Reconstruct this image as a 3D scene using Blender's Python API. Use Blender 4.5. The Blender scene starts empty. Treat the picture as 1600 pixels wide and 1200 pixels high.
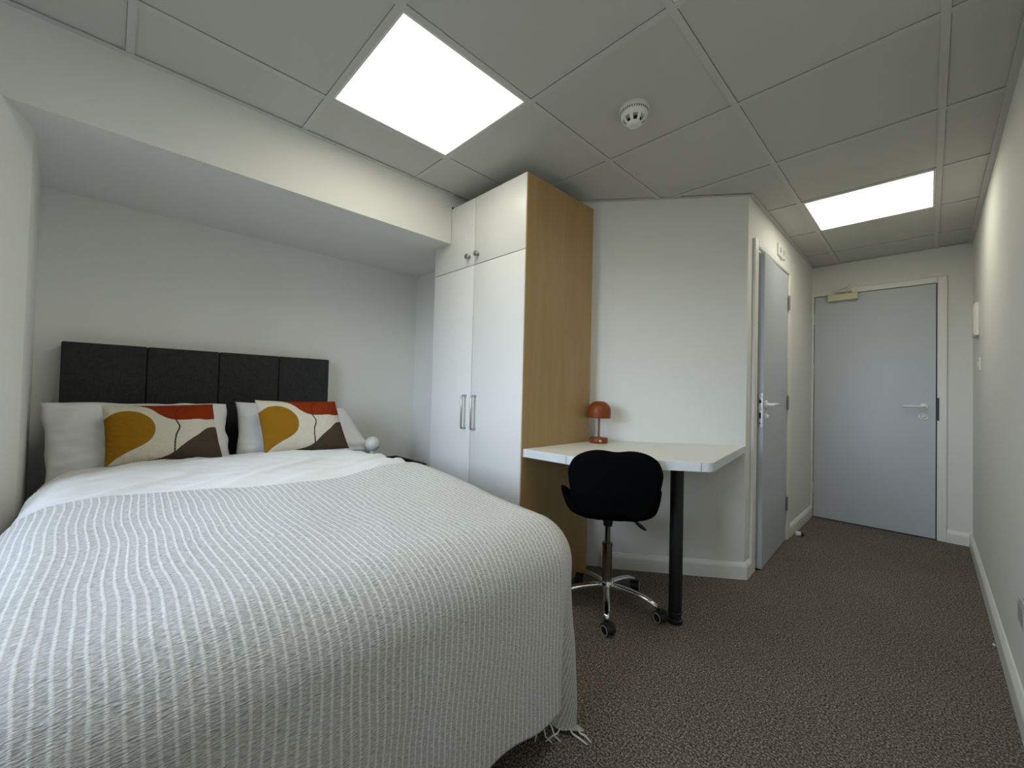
import bpy, bmesh, math, random
import numpy as np
from mathutils import Vector, Matrix, noise

# ---------------------------------------------------------------- camera
sc = bpy.context.scene
C = sc.collection
CAMZ = 1.06
F_PX, YAW, PIT, ROL = 640.84, -0.7948, 0.0200, 0.0244
cy_, sy_ = math.cos(YAW), math.sin(YAW)
cp_, sp_ = math.cos(PIT), math.sin(PIT)
fw = Vector((sy_ * cp_, cy_ * cp_, sp_))
rt0 = Vector((cy_, -sy_, 0)); up0 = rt0.cross(fw)
rt = rt0 * math.cos(ROL) + up0 * math.sin(ROL)
up = up0 * math.cos(ROL) - rt0 * math.sin(ROL)
cam_d = bpy.data.cameras.new('camera')
cam_d.sensor_fit = 'HORIZONTAL'; cam_d.sensor_width = 36.0
cam_d.lens = 36.0 * F_PX / 1600.0
cam_d.clip_start = 0.02; cam_d.clip_end = 60
cam = bpy.data.objects.new('camera', cam_d)
mw = Matrix(((rt.x, up.x, -fw.x, 0), (rt.y, up.y, -fw.y, 0), (rt.z, up.z, -fw.z, CAMZ), (0, 0, 0, 1)))
cam.matrix_world = mw
C.objects.link(cam); sc.camera = cam

# ---------------------------------------------------------------- light and exposure
SKY = (0.69, 0.83, 1.0); SKY_STRENGTH = 16.5
PANEL = (1.0, 0.97, 0.80); PANEL_STRENGTH = 5.8
world = bpy.data.worlds.new('world'); sc.world = world; world.use_nodes = True
bg = world.node_tree.nodes['Background']
wt = world.node_tree
tcw = wt.nodes.new('ShaderNodeTexCoord'); sxw = wt.nodes.new('ShaderNodeSeparateXYZ'); mrw = wt.nodes.new('ShaderNodeMapRange')
mxw = wt.nodes.new('ShaderNodeMix'); mxw.data_type = 'RGBA'
mrw.inputs['From Min'].default_value = -0.02; mrw.inputs['From Max'].default_value = 0.04
wt.links.new(tcw.outputs['Generated'], sxw.inputs[0]); wt.links.new(sxw.outputs['Z'], mrw.inputs['Value']); wt.links.new(mrw.outputs['Result'], mxw.inputs['Factor'])
mxw.inputs['A'].default_value = (0.10, 0.11, 0.10, 1)      # ground outside
mxw.inputs['B'].default_value = (*SKY, 1)                    # overcast-blue sky
wt.links.new(mxw.outputs['Result'], bg.inputs[0]); bg.inputs[1].default_value = SKY_STRENGTH
# window opening in the rear wall
WX0, WX1, WZ0, WZ1, WY = -1.80, -0.45, 0.95, 2.0, -1.15
pd = bpy.data.lights.new('window_portal', 'AREA'); pd.shape = 'RECTANGLE'
pd.size = WX1 - WX0; pd.size_y = WZ1 - WZ0; pd.cycles.is_portal = True
po = bpy.data.objects.new('window_portal', pd); C.objects.link(po)
po.location = ((WX0 + WX1) / 2, WY - 0.16, (WZ0 + WZ1) / 2); po.rotation_euler = (math.radians(90), 0, 0)
po['kind'] = 'helper'
vs = sc.view_settings
sc.display_settings.display_device = 'sRGB'
vs.view_transform = 'Standard'; vs.look = 'None'; vs.gamma = 1.0; vs.use_curve_mapping = False
vs.exposure = 0.0

# ---------------------------------------------------------------- helpers
def wloc(o):
    v = Vector((0, 0, 0))
    while o is not None:
        v += o.location; o = o.parent
    return v

def obj(name, bm, mat, parent=None, smooth=False, loc=None, auto=None):
    """bm in world coordinates (or local when loc is given)."""
    me = bpy.data.meshes.new(name)
    if isinstance(bm, bmesh.types.BMesh):
        bmesh.ops.recalc_face_normals(bm, faces=bm.faces)
        if parent is not None and loc is None:
            bmesh.ops.translate(bm, verts=bm.verts, vec=-wloc(parent))
        bm.to_mesh(me); bm.free()
    if smooth:
        me.shade_smooth()
        if auto: me.set_sharp_from_angle(angle=math.radians(auto))
    if mat: me.materials.append(mat)
    o = bpy.data.objects.new(name, me); C.objects.link(o)
    if parent is not None: o.parent = parent
    if loc is not None: o.location = loc
    return o

def thing(name, label, cat, loc=(0, 0, 0), group=None, rz=0.0):
    o = bpy.data.objects.new(name, None); C.objects.link(o)
    o.empty_display_size = 0.1
    o.location = loc; o.rotation_euler = (0, 0, rz)
    o['label'] = label; o['category'] = cat
    if group: o['group'] = group
    return o

def tag(o, label, cat, group=None):
    o['label'] = label; o['category'] = cat
    if group: o['group'] = group
    return o

def struct(o):
    o['kind'] = 'structure'; return o

def box(bm, x0, x1, y0, y1, z0, z1, bev=0.0, seg=1):
    t = bmesh.new()
    bmesh.ops.create_cube(t, size=1.0)
    for v in t.verts:
        v.co = Vector(((x0 + x1) / 2 + v.co.x * (x1 - x0), (y0 + y1) / 2 + v.co.y * (y1 - y0), (z0 + z1) / 2 + v.co.z * (z1 - z0)))
    if bev > 0:
        bmesh.ops.bevel(t, geom=t.edges[:], offset=bev, segments=seg, affect='EDGES', profile=0.5)
    merge(bm, t)

def merge(bm, t, mat=None):
    m = {}
    for v in t.verts: m[v] = bm.verts.new(mat @ v.co if mat else v.co)
    for f in t.faces:
        try: bm.faces.new([m[v] for v in f.verts])
        except ValueError: pass
    t.free()

def bx(*a, **k):
    bm = bmesh.new(); box(bm, *a, **k); return bm

def boxes(*lst, bev=0.0):
    bm = bmesh.new()
    for l in lst: box(bm, *l, bev=bev)
    return bm

def prism(bm, pts, z0, z1):
    lo = [bm.verts.new((p[0], p[1], z0)) for p in pts]
    hi = [bm.verts.new((p[0], p[1], z1)) for p in pts]
    n = len(pts)
    bm.faces.new(lo[::-1]); bm.faces.new(hi)
    for i in range(n): bm.faces.new((lo[i], lo[(i + 1) % n], hi[(i + 1) % n], hi[i]))

def lathe(bm, prof, cx=0, cy=0, n=32, mat=None):
    rings = []
    for r, z in prof:
        if r < 1e-5: rings.append([bm.verts.new((cx, cy, z))])
        else: rings.append([bm.verts.new((cx + r * math.cos(2 * math.pi * i / n), cy + r * math.sin(2 * math.pi * i / n), z)) for i in range(n)])
    for a, b in zip(rings, rings[1:]):
        for i in range(n):
            j = (i + 1) % n
            if len(a) == 1 and len(b) == 1: continue
            if len(a) == 1: bm.faces.new((a[0], b[i], b[j]))
            elif len(b) == 1: bm.faces.new((a[i], a[j], b[0]))
            else: bm.faces.new((a[i], a[j], b[j], b[i]))
    if mat:
        bmesh.ops.transform(bm, matrix=mat, verts=bm.verts)

def tube(bm, pts, rad, n=10, flat=None):
    """tube through points; rad float or list; flat scales second axis."""
    pts = [Vector(p) for p in pts]
    rads = rad if isinstance(rad, (list, tuple)) else [rad] * len(pts)
    rings = []; prev = None
    for i, p in enumerate(pts):
        t = (pts[min(i + 1, len(pts) - 1)] - pts[max(i - 1, 0)]).normalized()
        if prev is None:
            ref = Vector((0, 0, 1)) if abs(t.z) < 0.9 else Vector((1, 0, 0))
            a = t.cross(ref).normalized()
        else:
            a = (prev - t * prev.dot(t)).normalized()
        b = t.cross(a); prev = a
        k = flat if flat else 1.0
        rings.append([bm.verts.new(p + (a * math.cos(2 * math.pi * j / n) + b * k * math.sin(2 * math.pi * j / n)) * rads[i]) for j in range(n)])
    for r0, r1 in zip(rings, rings[1:]):
        for j in range(n): bm.faces.new((r0[j], r0[(j + 1) % n], r1[(j + 1) % n], r1[j]))
    bm.faces.new(rings[0][::-1]); bm.faces.new(rings[-1])

def rounded_poly(pts, rads, seg=8):
    out = []
    n = len(pts)
    for i in range(n):
        p = Vector(pts[i]).to_2d(); r = rads[i]
        if r <= 0: out.append((p.x, p.y)); continue
        a = (Vector(pts[i - 1]).to_2d() - p).normalized(); b = (Vector(pts[(i + 1) % n]).to_2d() - p).normalized()
        ang = math.acos(max(-1, min(1, a.dot(b))))
        d = r / math.tan(ang / 2)
        p0 = p + a * d; p1 = p + b * d
        c = p + (a + b).normalized() * (r / math.sin(ang / 2))
        a0 = math.atan2(p0.y - c.y, p0.x - c.x); a1 = math.atan2(p1.y - c.y, p1.x - c.x)
        da = (a1 - a0 + math.pi) % (2 * math.pi) - math.pi
        for k in range(seg + 1):
            t = a0 + da * k / seg
            out.append((c.x + r * math.cos(t), c.y + r * math.sin(t)))
    return out

# ---------------------------------------------------------------- materials
def mat(name, col, rough=0.6, metal=0.0, spec=0.5, bump=0.0, bscale=200.0, bdist=0.002, var=0.0, vscale=3.0, sheen=0.0, coat=0.0):
    m = bpy.data.materials.new(name); m.use_nodes = True
    nt = m.node_tree; N = nt.nodes; L = nt.links
    p = N['Principled BSDF']
    p.inputs['Base Color'].default_value = (*col, 1)
    p.inputs['Roughness'].default_value = rough
    p.inputs['Metallic'].default_value = metal
    p.inputs['Specular IOR Level'].default_value = spec
    if sheen: p.inputs['Sheen Weight'].default_value = sheen
    if coat: p.inputs['Coat Weight'].default_value = coat
    tc = N.new('ShaderNodeTexCoord')
    if bump:
        n = N.new('ShaderNodeTexNoise'); n.inputs['Scale'].default_value = bscale; n.inputs['Detail'].default_value = 3
        b = N.new('ShaderNodeBump'); b.inputs['Strength'].default_value = bump; b.inputs['Distance'].default_value = bdist
        L.new(tc.outputs['Object'], n.inputs['Vector']); L.new(n.outputs['Fac'], b.inputs['Height']); L.new(b.outputs['Normal'], p.inputs['Normal'])
    if var:
        n2 = N.new('ShaderNodeTexNoise'); n2.inputs['Scale'].default_value = vscale; n2.inputs['Detail'].default_value = 4
        r = N.new('ShaderNodeMapRange'); r.inputs['To Min'].default_value = 1 - var; r.inputs['To Max'].default_value = 1 + var
        mx = N.new('ShaderNodeVectorMath'); mx.operation = 'SCALE'; mx.inputs[0].default_value = col
        L.new(tc.outputs['Object'], n2.inputs['Vector']); L.new(n2.outputs['Fac'], r.inputs['Value'])
        L.new(r.outputs['Result'], mx.inputs['Scale']); L.new(mx.outputs['Vector'], p.inputs['Base Color'])
    return m

def emis(name, col, s):
    m = bpy.data.materials.new(name); m.use_nodes = True
    p = m.node_tree.nodes['Principled BSDF']
    p.inputs['Base Color'].default_value = (0.8, 0.8, 0.78, 1)
    p.inputs['Emission Color'].default_value = (*col, 1); p.inputs['Emission Strength'].default_value = s
    return m

M = {}
M['wall'] = mat('wall_paint', (0.80, 0.80, 0.765), 0.75, bump=0.25, bscale=260, bdist=0.0015)
M['soffit'] = M['wall']
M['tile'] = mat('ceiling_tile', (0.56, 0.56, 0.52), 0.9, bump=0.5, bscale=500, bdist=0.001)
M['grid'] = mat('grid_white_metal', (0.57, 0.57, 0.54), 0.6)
M['trim'] = mat('gloss_white_trim', (0.82, 0.82, 0.78), 0.35)
M['door'] = mat('door_grey_paint', (0.53, 0.56, 0.61), 0.38, var=0.02, vscale=2.5, bump=0.06, bscale=60)
M['ward'] = mat('wardrobe_white', (0.80, 0.80, 0.79), 0.30, var=0.01, bump=0.05, bscale=90)
M['steel'] = mat('brushed_steel', (0.42, 0.41, 0.40), 0.28, metal=1.0)
M['chrome'] = mat('chrome', (0.85, 0.85, 0.86), 0.07, metal=1.0)
M['darkchrome'] = mat('smoked_chrome', (0.30, 0.28, 0.26), 0.15, metal=1.0)
M['dark'] = mat('black_gap_fill', (0.01, 0.01, 0.01), 0.8)  # near black: painted shade behind doors and above tiles, also dark joints
M['black'] = mat('black_plastic', (0.012, 0.012, 0.013), 0.4)
M['blackleg'] = mat('black_powder_coat', (0.006, 0.006, 0.006), 0.45, bump=0.1, bscale=400)
M['chair'] = mat('black_velvet', (0.0025, 0.0025, 0.003), 0.95, spec=0.05, bump=0.2, bscale=700)
M['rimgrey'] = mat('grey_tyre', (0.45, 0.45, 0.45), 0.4)
M['plastic'] = mat('white_plastic', (0.78, 0.78, 0.74), 0.35)
M['oldplastic'] = mat('cream_plastic', (0.70, 0.66, 0.45), 0.4)
M['cream'] = mat('white_nylon_handle', (0.85, 0.84, 0.78), 0.25)
M['orange'] = mat('burnt_orange_metal', (0.20, 0.043, 0.006), 0.42, spec=0.35)
M['copper'] = mat('dark_orange_metal', (0.26, 0.05, 0.02), 0.35)
M['brass'] = mat('brass_button', (0.75, 0.45, 0.30), 0.3, metal=0.6)
M['desk'] = mat('desk_laminate', (0.80, 0.785, 0.74), 0.38, var=0.03, vscale=8, bump=0.04, bscale=120)
M['edge'] = mat('desk_edge_band', (0.74, 0.77, 0.80), 0.4, var=0.10, vscale=25)
M['linen'] = mat('white_cotton', (0.84, 0.84, 0.85), 0.85, bump=0.25, bscale=600, bdist=0.0008, sheen=0.15)
M['tableblack'] = mat('black_table_wood', (0.012, 0.010, 0.009), 0.4)
M['globe'] = mat('opal_glass', (0.62, 0.62, 0.60), 0.25)
M['base'] = mat('dark_bed_fabric', (0.018, 0.018, 0.019), 0.9, bump=0.3, bscale=600)
M['matt'] = mat('mattress_cover', (0.75, 0.75, 0.75), 0.85)
M['glow'] = emis('light_diffuser', PANEL, PANEL_STRENGTH)
M['fringe'] = mat('white_yarn', (0.80, 0.79, 0.76), 0.9)
M['winframe'] = mat('white_upvc', (0.8, 0.8, 0.8), 0.3)

def carpet_mat():
    m = bpy.data.materials.new('speckled_carpet'); m.use_nodes = True
    nt = m.node_tree; N = nt.nodes; L = nt.links; p = N['Principled BSDF']
    tc = N.new('ShaderNodeTexCoord')
    n1 = N.new('ShaderNodeTexNoise'); n1.inputs['Scale'].default_value = 165; n1.inputs['Detail'].default_value = 4; n1.inputs['Roughness'].default_value = 0.8
    v = N.new('ShaderNodeTexVoronoi'); v.inputs['Scale'].default_value = 190
    r = N.new('ShaderNodeValToRGB')
    e = r.color_ramp.elements
    e[0].position = 0.38; e[0].color = (0.022, 0.017, 0.014, 1)
    e[1].position = 0.66; e[1].color = (0.80, 0.71, 0.62, 1)
    k = r.color_ramp.elements.new(0.50); k.color = (0.18, 0.153, 0.128, 1)
    mix = N.new('ShaderNodeMix'); mix.data_type = 'RGBA'; mix.blend_type = 'MULTIPLY'; mix.inputs['Factor'].default_value = 0.35
    sep = N.new('ShaderNodeSeparateColor')
    L.new(tc.outputs['Object'], n1.inputs['Vector']); L.new(tc.outputs['Object'], v.inputs['Vector'])
    L.new(n1.outputs['Fac'], r.inputs['Fac'])
    L.new(r.outputs['Color'], mix.inputs['A']); L.new(v.outputs['Color'], sep.inputs['Color'])
    L.new(sep.outputs['Red'], mix.inputs['B'])
    big = N.new('ShaderNodeTexNoise'); big.inputs['Scale'].default_value = 2.2; big.inputs['Detail'].default_value = 3
    mr = N.new('ShaderNodeMapRange'); mr.inputs['To Min'].default_value = 0.85; mr.inputs['To Max'].default_value = 1.15
    vm = N.new('ShaderNodeVectorMath'); vm.operation = 'SCALE'
    L.new(tc.outputs['Object'], big.inputs['Vector']); L.new(big.outputs['Fac'], mr.inputs['Value'])
    L.new(mix.outputs['Result'], vm.inputs[0]); L.new(mr.outputs['Result'], vm.inputs['Scale'])
    L.new(vm.outputs['Vector'], p.inputs['Base Color'])
    p.inputs['Roughness'].default_value = 0.95; p.inputs['Specular IOR Level'].default_value = 0.1
    b = N.new('ShaderNodeBump'); b.inputs['Strength'].default_value = 0.9; b.inputs['Distance'].default_value = 0.006
    L.new(n1.outputs['Fac'], b.inputs['Height']); L.new(b.outputs['Normal'], p.inputs['Normal'])
    return m
M['carpet'] = carpet_mat()

def wood_mat():
    m = bpy.data.materials.new('pale_oak_veneer'); m.use_nodes = True
    nt = m.node_tree; N = nt.nodes; L = nt.links; p = N['Principled BSDF']
    tc = N.new('ShaderNodeTexCoord'); mp = N.new('ShaderNodeMapping'); mp.inputs['Scale'].default_value = (1, 6, 0.7)
    n = N.new('ShaderNodeTexNoise'); n.inputs['Scale'].default_value = 2.0; n.inputs['Detail'].default_value = 5; n.inputs['Distortion'].default_value = 1.2
    mp2 = N.new('ShaderNodeMapping'); mp2.inputs['Scale'].default_value = (1, 160, 5)
    n2 = N.new('ShaderNodeTexNoise'); n2.inputs['Scale'].default_value = 2.0; n2.inputs['Detail'].default_value = 3
    r = N.new('ShaderNodeValToRGB'); e = r.color_ramp.elements
    e[0].position = 0.30; e[0].color = (0.42, 0.270, 0.110, 1); e[1].position = 0.72; e[1].color = (0.48, 0.320, 0.140, 1)
    mix = N.new('ShaderNodeMix'); mix.data_type = 'RGBA'; mix.blend_type = 'MULTIPLY'; mix.inputs['Factor'].default_value = 0.25
    L.new(tc.outputs['Object'], mp.inputs['Vector']); L.new(mp.outputs['Vector'], n.inputs['Vector'])
    L.new(tc.outputs['Object'], mp2.inputs['Vector']); L.new(mp2.outputs['Vector'], n2.inputs['Vector'])
    L.new(n.outputs['Fac'], r.inputs['Fac']); L.new(r.outputs['Color'], mix.inputs['A']); L.new(n2.outputs['Color'], mix.inputs['B'])
    L.new(mix.outputs['Result'], p.inputs['Base Color']); p.inputs['Roughness'].default_value = 0.45
    return m
M['wood'] = wood_mat()

def weave_mat(name, c0, c1, sc_=500):
    m = bpy.data.materials.new(name); m.use_nodes = True
    nt = m.node_tree; N = nt.nodes; L = nt.links; p = N['Principled BSDF']
    tc = N.new('ShaderNodeTexCoord')
    outs = []
    for s in ((1, 1, 14), (1, 14, 1)):
        mp = N.new('ShaderNodeMapping'); mp.inputs['Scale'].default_value = s
        n = N.new('ShaderNodeTexNoise'); n.inputs['Scale'].default_value = sc_ / 14; n.inputs['Detail'].default_value = 3
        L.new(tc.outputs['Object'], mp.inputs['Vector']); L.new(mp.outputs['Vector'], n.inputs['Vector']); outs.append(n)
    a = N.new('ShaderNodeMath'); a.operation = 'ADD'
    L.new(outs[0].outputs['Fac'], a.inputs[0]); L.new(outs[1].outputs['Fac'], a.inputs[1])
    h = N.new('ShaderNodeMath'); h.operation = 'MULTIPLY'; h.inputs[1].default_value = 0.5; L.new(a.outputs[0], h.inputs[0])
    r = N.new('ShaderNodeValToRGB'); r.color_ramp.elements[0].position = 0.35; r.color_ramp.elements[1].position = 0.68
    r.color_ramp.elements[0].color = (*c0, 1); r.color_ramp.elements[1].color = (*c1, 1)
    L.new(h.outputs[0], r.inputs['Fac']); L.new(r.outputs['Color'], p.inputs['Base Color'])
    p.inputs['Roughness'].default_value = 0.9
    b = N.new('ShaderNodeBump'); b.inputs['Strength'].default_value = 0.35; b.inputs['Distance'].default_value = 0.001
    L.new(h.outputs[0], b.inputs['Height']); L.new(b.outputs['Normal'], p.inputs['Normal'])
    return m
M['headboard'] = weave_mat('charcoal_linen', (0.010, 0.010, 0.011), (0.040, 0.039, 0.040))

def throw_mat():
    m = bpy.data.materials.new('ribbed_throw'); m.use_nodes = True
    nt = m.node_tree; N = nt.nodes; L = nt.links; p = N['Principled BSDF']
    uv = N.new('ShaderNodeUVMap'); uv.uv_map = 'cloth'
    sx = N.new('ShaderNodeSeparateXYZ'); L.new(uv.outputs['UV'], sx.inputs[0])
    # fine wobble of the ribs
    nz = N.new('ShaderNodeTexNoise'); nz.inputs['Scale'].default_value = 60; nz.inputs['Detail'].default_value = 3
    L.new(uv.outputs['UV'], nz.inputs['Vector'])
    ma = N.new('ShaderNodeMath'); ma.operation = 'MULTIPLY_ADD'; ma.inputs[1].default_value = 0.003; L.new(nz.outputs['Fac'], ma.inputs[0]); L.new(sx.outputs['X'], ma.inputs[2])
    dv = N.new('ShaderNodeMath'); dv.operation = 'DIVIDE'; dv.inputs[1].default_value = 0.0168; L.new(ma.outputs[0], dv.inputs[0])
    fr = N.new('ShaderNodeMath'); fr.operation = 'FRACT'; L.new(dv.outputs[0], fr.inputs[0])
    pp = N.new('ShaderNodeMath'); pp.operation = 'SUBTRACT'; pp.inputs[1].default_value = 0.5; L.new(fr.outputs[0], pp.inputs[0])
    ab = N.new('ShaderNodeMath'); ab.operation = 'ABSOLUTE'; L.new(pp.outputs[0], ab.inputs[0])
    rib = N.new('ShaderNodeMapRange'); rib.interpolation_type = 'SMOOTHSTEP'
    rib.inputs['From Min'].default_value = 0.04; rib.inputs['From Max'].default_value = 0.24; rib.inputs['To Min'].default_value = 1; rib.inputs['To Max'].default_value = 0
    L.new(ab.outputs[0], rib.inputs['Value'])
    # slubby crinkle across
    mp = N.new('ShaderNodeMapping'); mp.inputs['Scale'].default_value = (90, 420, 1); L.new(uv.outputs['UV'], mp.inputs['Vector'])
    cr = N.new('ShaderNodeTexNoise'); cr.inputs['Scale'].default_value = 1.0; cr.inputs['Detail'].default_value = 3; L.new(mp.outputs['Vector'], cr.inputs['Vector'])
    ramp = N.new('ShaderNodeValToRGB'); e = ramp.color_ramp.elements
    e[0].position = 0.3; e[0].color = (0.34, 0.335, 0.33, 1); e[1].position = 0.72; e[1].color = (0.84, 0.835, 0.83, 1)
    L.new(cr.outputs['Fac'], ramp.inputs['Fac'])
    rm = N.new('ShaderNodeMapRange'); rm.inputs['From Min'].default_value = 0.3; rm.inputs['From Max'].default_value = 0.6; rm.inputs['To Min'].default_value = 0.45; rm.inputs['To Max'].default_value = 1.0
    L.new(cr.outputs['Fac'], rm.inputs['Value'])
    rx = N.new('ShaderNodeMath'); rx.operation = 'MULTIPLY'; L.new(rib.outputs['Result'], rx.inputs[0]); L.new(rm.outputs['Result'], rx.inputs[1])
    mix = N.new('ShaderNodeMix'); mix.data_type = 'RGBA'; L.new(rx.outputs[0], mix.inputs['Factor'])
    L.new(ramp.outputs['Color'], mix.inputs['A']); mix.inputs['B'].default_value = (0.90, 0.90, 0.89, 1)
    L.new(mix.outputs['Result'], p.inputs['Base Color'])
    p.inputs['Roughness'].default_value = 0.75; p.inputs['Sheen Weight'].default_value = 0.25
    h = N.new('ShaderNodeMath'); h.operation = 'MULTIPLY_ADD'; h.inputs[1].default_value = 2.6
    rh = N.new('ShaderNodeMath'); rh.operation = 'MULTIPLY'; rh.inputs[1].default_value = 0.4; L.new(rib.outputs['Result'], rh.inputs[0])
    L.new(cr.outputs['Fac'], h.inputs[0]); L.new(rh.outputs[0], h.inputs[2])
    b = N.new('ShaderNodeBump'); b.inputs['Strength'].default_value = 0.8; b.inputs['Distance'].default_value = 0.0022
    L.new(h.outputs[0], b.inputs['Height']); L.new(b.outputs['Normal'], p.inputs['Normal'])
    return m
M['throw'] = throw_mat()

def print_mat():
    m = bpy.data.materials.new('printed_canvas'); m.use_nodes = True
    nt = m.node_tree; N = nt.nodes; L = nt.links; p = N['Principled BSDF']
    a = N.new('ShaderNodeVertexColor'); a.layer_name = 'print'
    tc = N.new('ShaderNodeTexCoord')
    n = N.new('ShaderNodeTexNoise'); n.inputs['Scale'].default_value = 380; n.inputs['Detail'].default_value = 2
    L.new(tc.outputs['Object'], n.inputs['Vector'])
    mr = N.new('ShaderNodeMapRange'); mr.inputs['To Min'].default_value = 0.8; mr.inputs['To Max'].default_value = 1.2; L.new(n.outputs['Fac'], mr.inputs['Value'])
    vm = N.new('ShaderNodeVectorMath'); vm.operation = 'SCALE'; L.new(a.outputs['Color'], vm.inputs[0]); L.new(mr.outputs['Result'], vm.inputs['Scale'])
    L.new(vm.outputs['Vector'], p.inputs['Base Color']); p.inputs['Roughness'].default_value = 0.95; p.inputs['Specular IOR Level'].default_value = 0.15
    b = N.new('ShaderNodeBump'); b.inputs['Strength'].default_value = 0.3; b.inputs['Distance'].default_value = 0.0008
    L.new(n.outputs['Fac'], b.inputs['Height']); L.new(b.outputs['Normal'], p.inputs['Normal'])
    return m
M['print'] = print_mat()

def pane_mat():
    m = bpy.data.materials.new('window_glass'); m.use_nodes = True
    nt = m.node_tree; N = nt.nodes; L = nt.links
    N.remove(N['Principled BSDF'])
    t = N.new('ShaderNodeBsdfTransparent'); g = N.new('ShaderNodeBsdfGlossy'); g.inputs['Roughness'].default_value = 0.02
    f = N.new('ShaderNodeFresnel'); mx = N.new('ShaderNodeMixShader')
    L.new(f.outputs[0], mx.inputs[0]); L.new(t.outputs[0], mx.inputs[1]); L.new(g.outputs[0], mx.inputs[2])
    L.new(mx.outputs[0], N['Material Output'].inputs['Surface'])
    return m

# ================================================================ the setting
H = 2.268                     # ceiling
XR = 0.225                    # right wall
XL = -2.91                    # headboard wall
XB = -2.08                    # beam / column face
ZB = 1.968                    # beam soffit
YF = 4.59                     # far wall
YR = WY                       # rear wall
XP = -0.760                   # passage wall
YWF = 1.484                   # wardrobe front
AX, AY = XP, 2.690            # outer corner of angled wall
DX, DY = -0.79709, -0.60386   # its direction (towards the wardrobe)
def ang(s, off=0.0):          # point s metres along the angled wall, off metres into the room
    return (AX + DX * s - DY * off, AY + DY * s + DX * off)
SA = (1.575 + XP) / 0.79709 * 1.0   # length of angled wall

struct(obj('floor', bx(XL - 0.1, XR + 0.1, YR - 0.1, YF + 0.1, -0.06, 0.0), M['carpet']))
struct(obj('wall_left', bx(XL - 0.1, XL, YR, 1.95, 0, ZB), M['wall']))
struct(obj('wall_right', bx(XR, XR + 0.1, YR - 0.1, YF + 0.1, 0, 2.30), M['wall']))
# far wall with a door recess
DX0, DX1, DZ = -0.742, 0.040, 1.994
struct(obj('wall_front', boxes((DX1, XR, YF, YF + 0.1, 0, 2.3), (XP - 0.1, DX0, YF, YF + 0.1, 0, 2.3), (DX0, DX1, YF, YF + 0.1, DZ, 2.3), (DX0 - 0.02, DX1 + 0.02, YF + 0.045, YF + 0.1, 0, DZ + 0.02)), M['wall']))
# rear wall with the window
struct(obj('wall_rear', boxes((XB - 0.05, WX0, YR - 0.15, YR, 0, 2.3), (WX1, XR, YR - 0.15, YR, 0, 2.3), (WX0, WX1, YR - 0.15, YR, 0, WZ0), (WX0, WX1, YR - 0.15, YR, WZ1, 2.3)), M['wall']))
# passage wall with recess for door_1
PY0, PY1, PZ = 2.862, 3.645, 1.995
struct(obj('wall_passage', boxes((XP - 0.12, XP, AY, PY0, 0, 2.3), (XP - 0.12, XP, PY1, YF, 0, 2.3), (XP - 0.12, XP, PY0, PY1, PZ, 2.3), (XP - 0.16, XP - 0.12, PY0 - 0.02, PY1 + 0.02, 0, PZ + 0.02)), M['wall']))
bm = bmesh.new()
prism(bm, [ang(0), ang(SA), ang(SA, -0.1), ang(0, -0.1), (XP - 0.118, AY + 0.05), (XP - 0.0, AY + 0.0001)][:4], 0, 2.3)
struct(obj('wall_angled', bm, M['wall']))
struct(obj('wall_recess', boxes((XL - 0.1, -2.262, 1.75, 2.2, 0, ZB), (-2.262, ang(SA)[0], 2.078, 2.2, 0, 2.3)), M['wall']))
# beam over the bed, column at its left end
struct(obj('beam', boxes((XL - 0.1, XB, YR, YWF - 0.003, ZB, 2.3), (XL - 0.1, -2.262, YWF - 0.003, 2.2, ZB, 2.3), (-2.262, XB, YWF - 0.003, 2.2, 2.200, 2.3)), M['soffit']))
bm = bmesh.new()
pts = rounded_poly([(XL, YR), (-2.065, YR), (-2.065, -0.276), (-2.262, -0.222), (XL, -0.256)], [0, 0, 0, 0.03, 0], 8)
prism(bm, pts, 0, ZB)
struct(obj('column', bm, M['wall'], smooth=True, auto=35))

# window in the rear wall (behind the camera, lights the room)
w = thing('window_1', '', ''); del w['label']; del w['category']; w['kind'] = 'structure'
w.location = (WX0, YR - 0.1, WZ0)
bm = bmesh.new()
for a in ((WX0, WX1, WZ0, WZ0 + 0.06), (WX0, WX1, WZ1 - 0.06, WZ1), (WX0, WX0 + 0.06, WZ0 + 0.06, WZ1 - 0.06), (WX1 - 0.06, WX1, WZ0 + 0.06, WZ1 - 0.06), (-1.155, -1.095, WZ0 + 0.06, WZ1 - 0.06)):
    box(bm, a[0], a[1], YR - 0.11, YR - 0.05, a[2], a[3], bev=0.004)
obj('window_frame', bm, M['winframe'], w)
obj('pane', bx(WX0 + 0.06, -1.155, YR - 0.085, YR - 0.079, WZ0 + 0.06, WZ1 - 0.06), pane_mat(), w)
obj('pane', bx(-1.095, WX1 - 0.06, YR - 0.085, YR - 0.079, WZ0 + 0.06, WZ1 - 0.06), bpy.data.materials['window_glass'], w)

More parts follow.
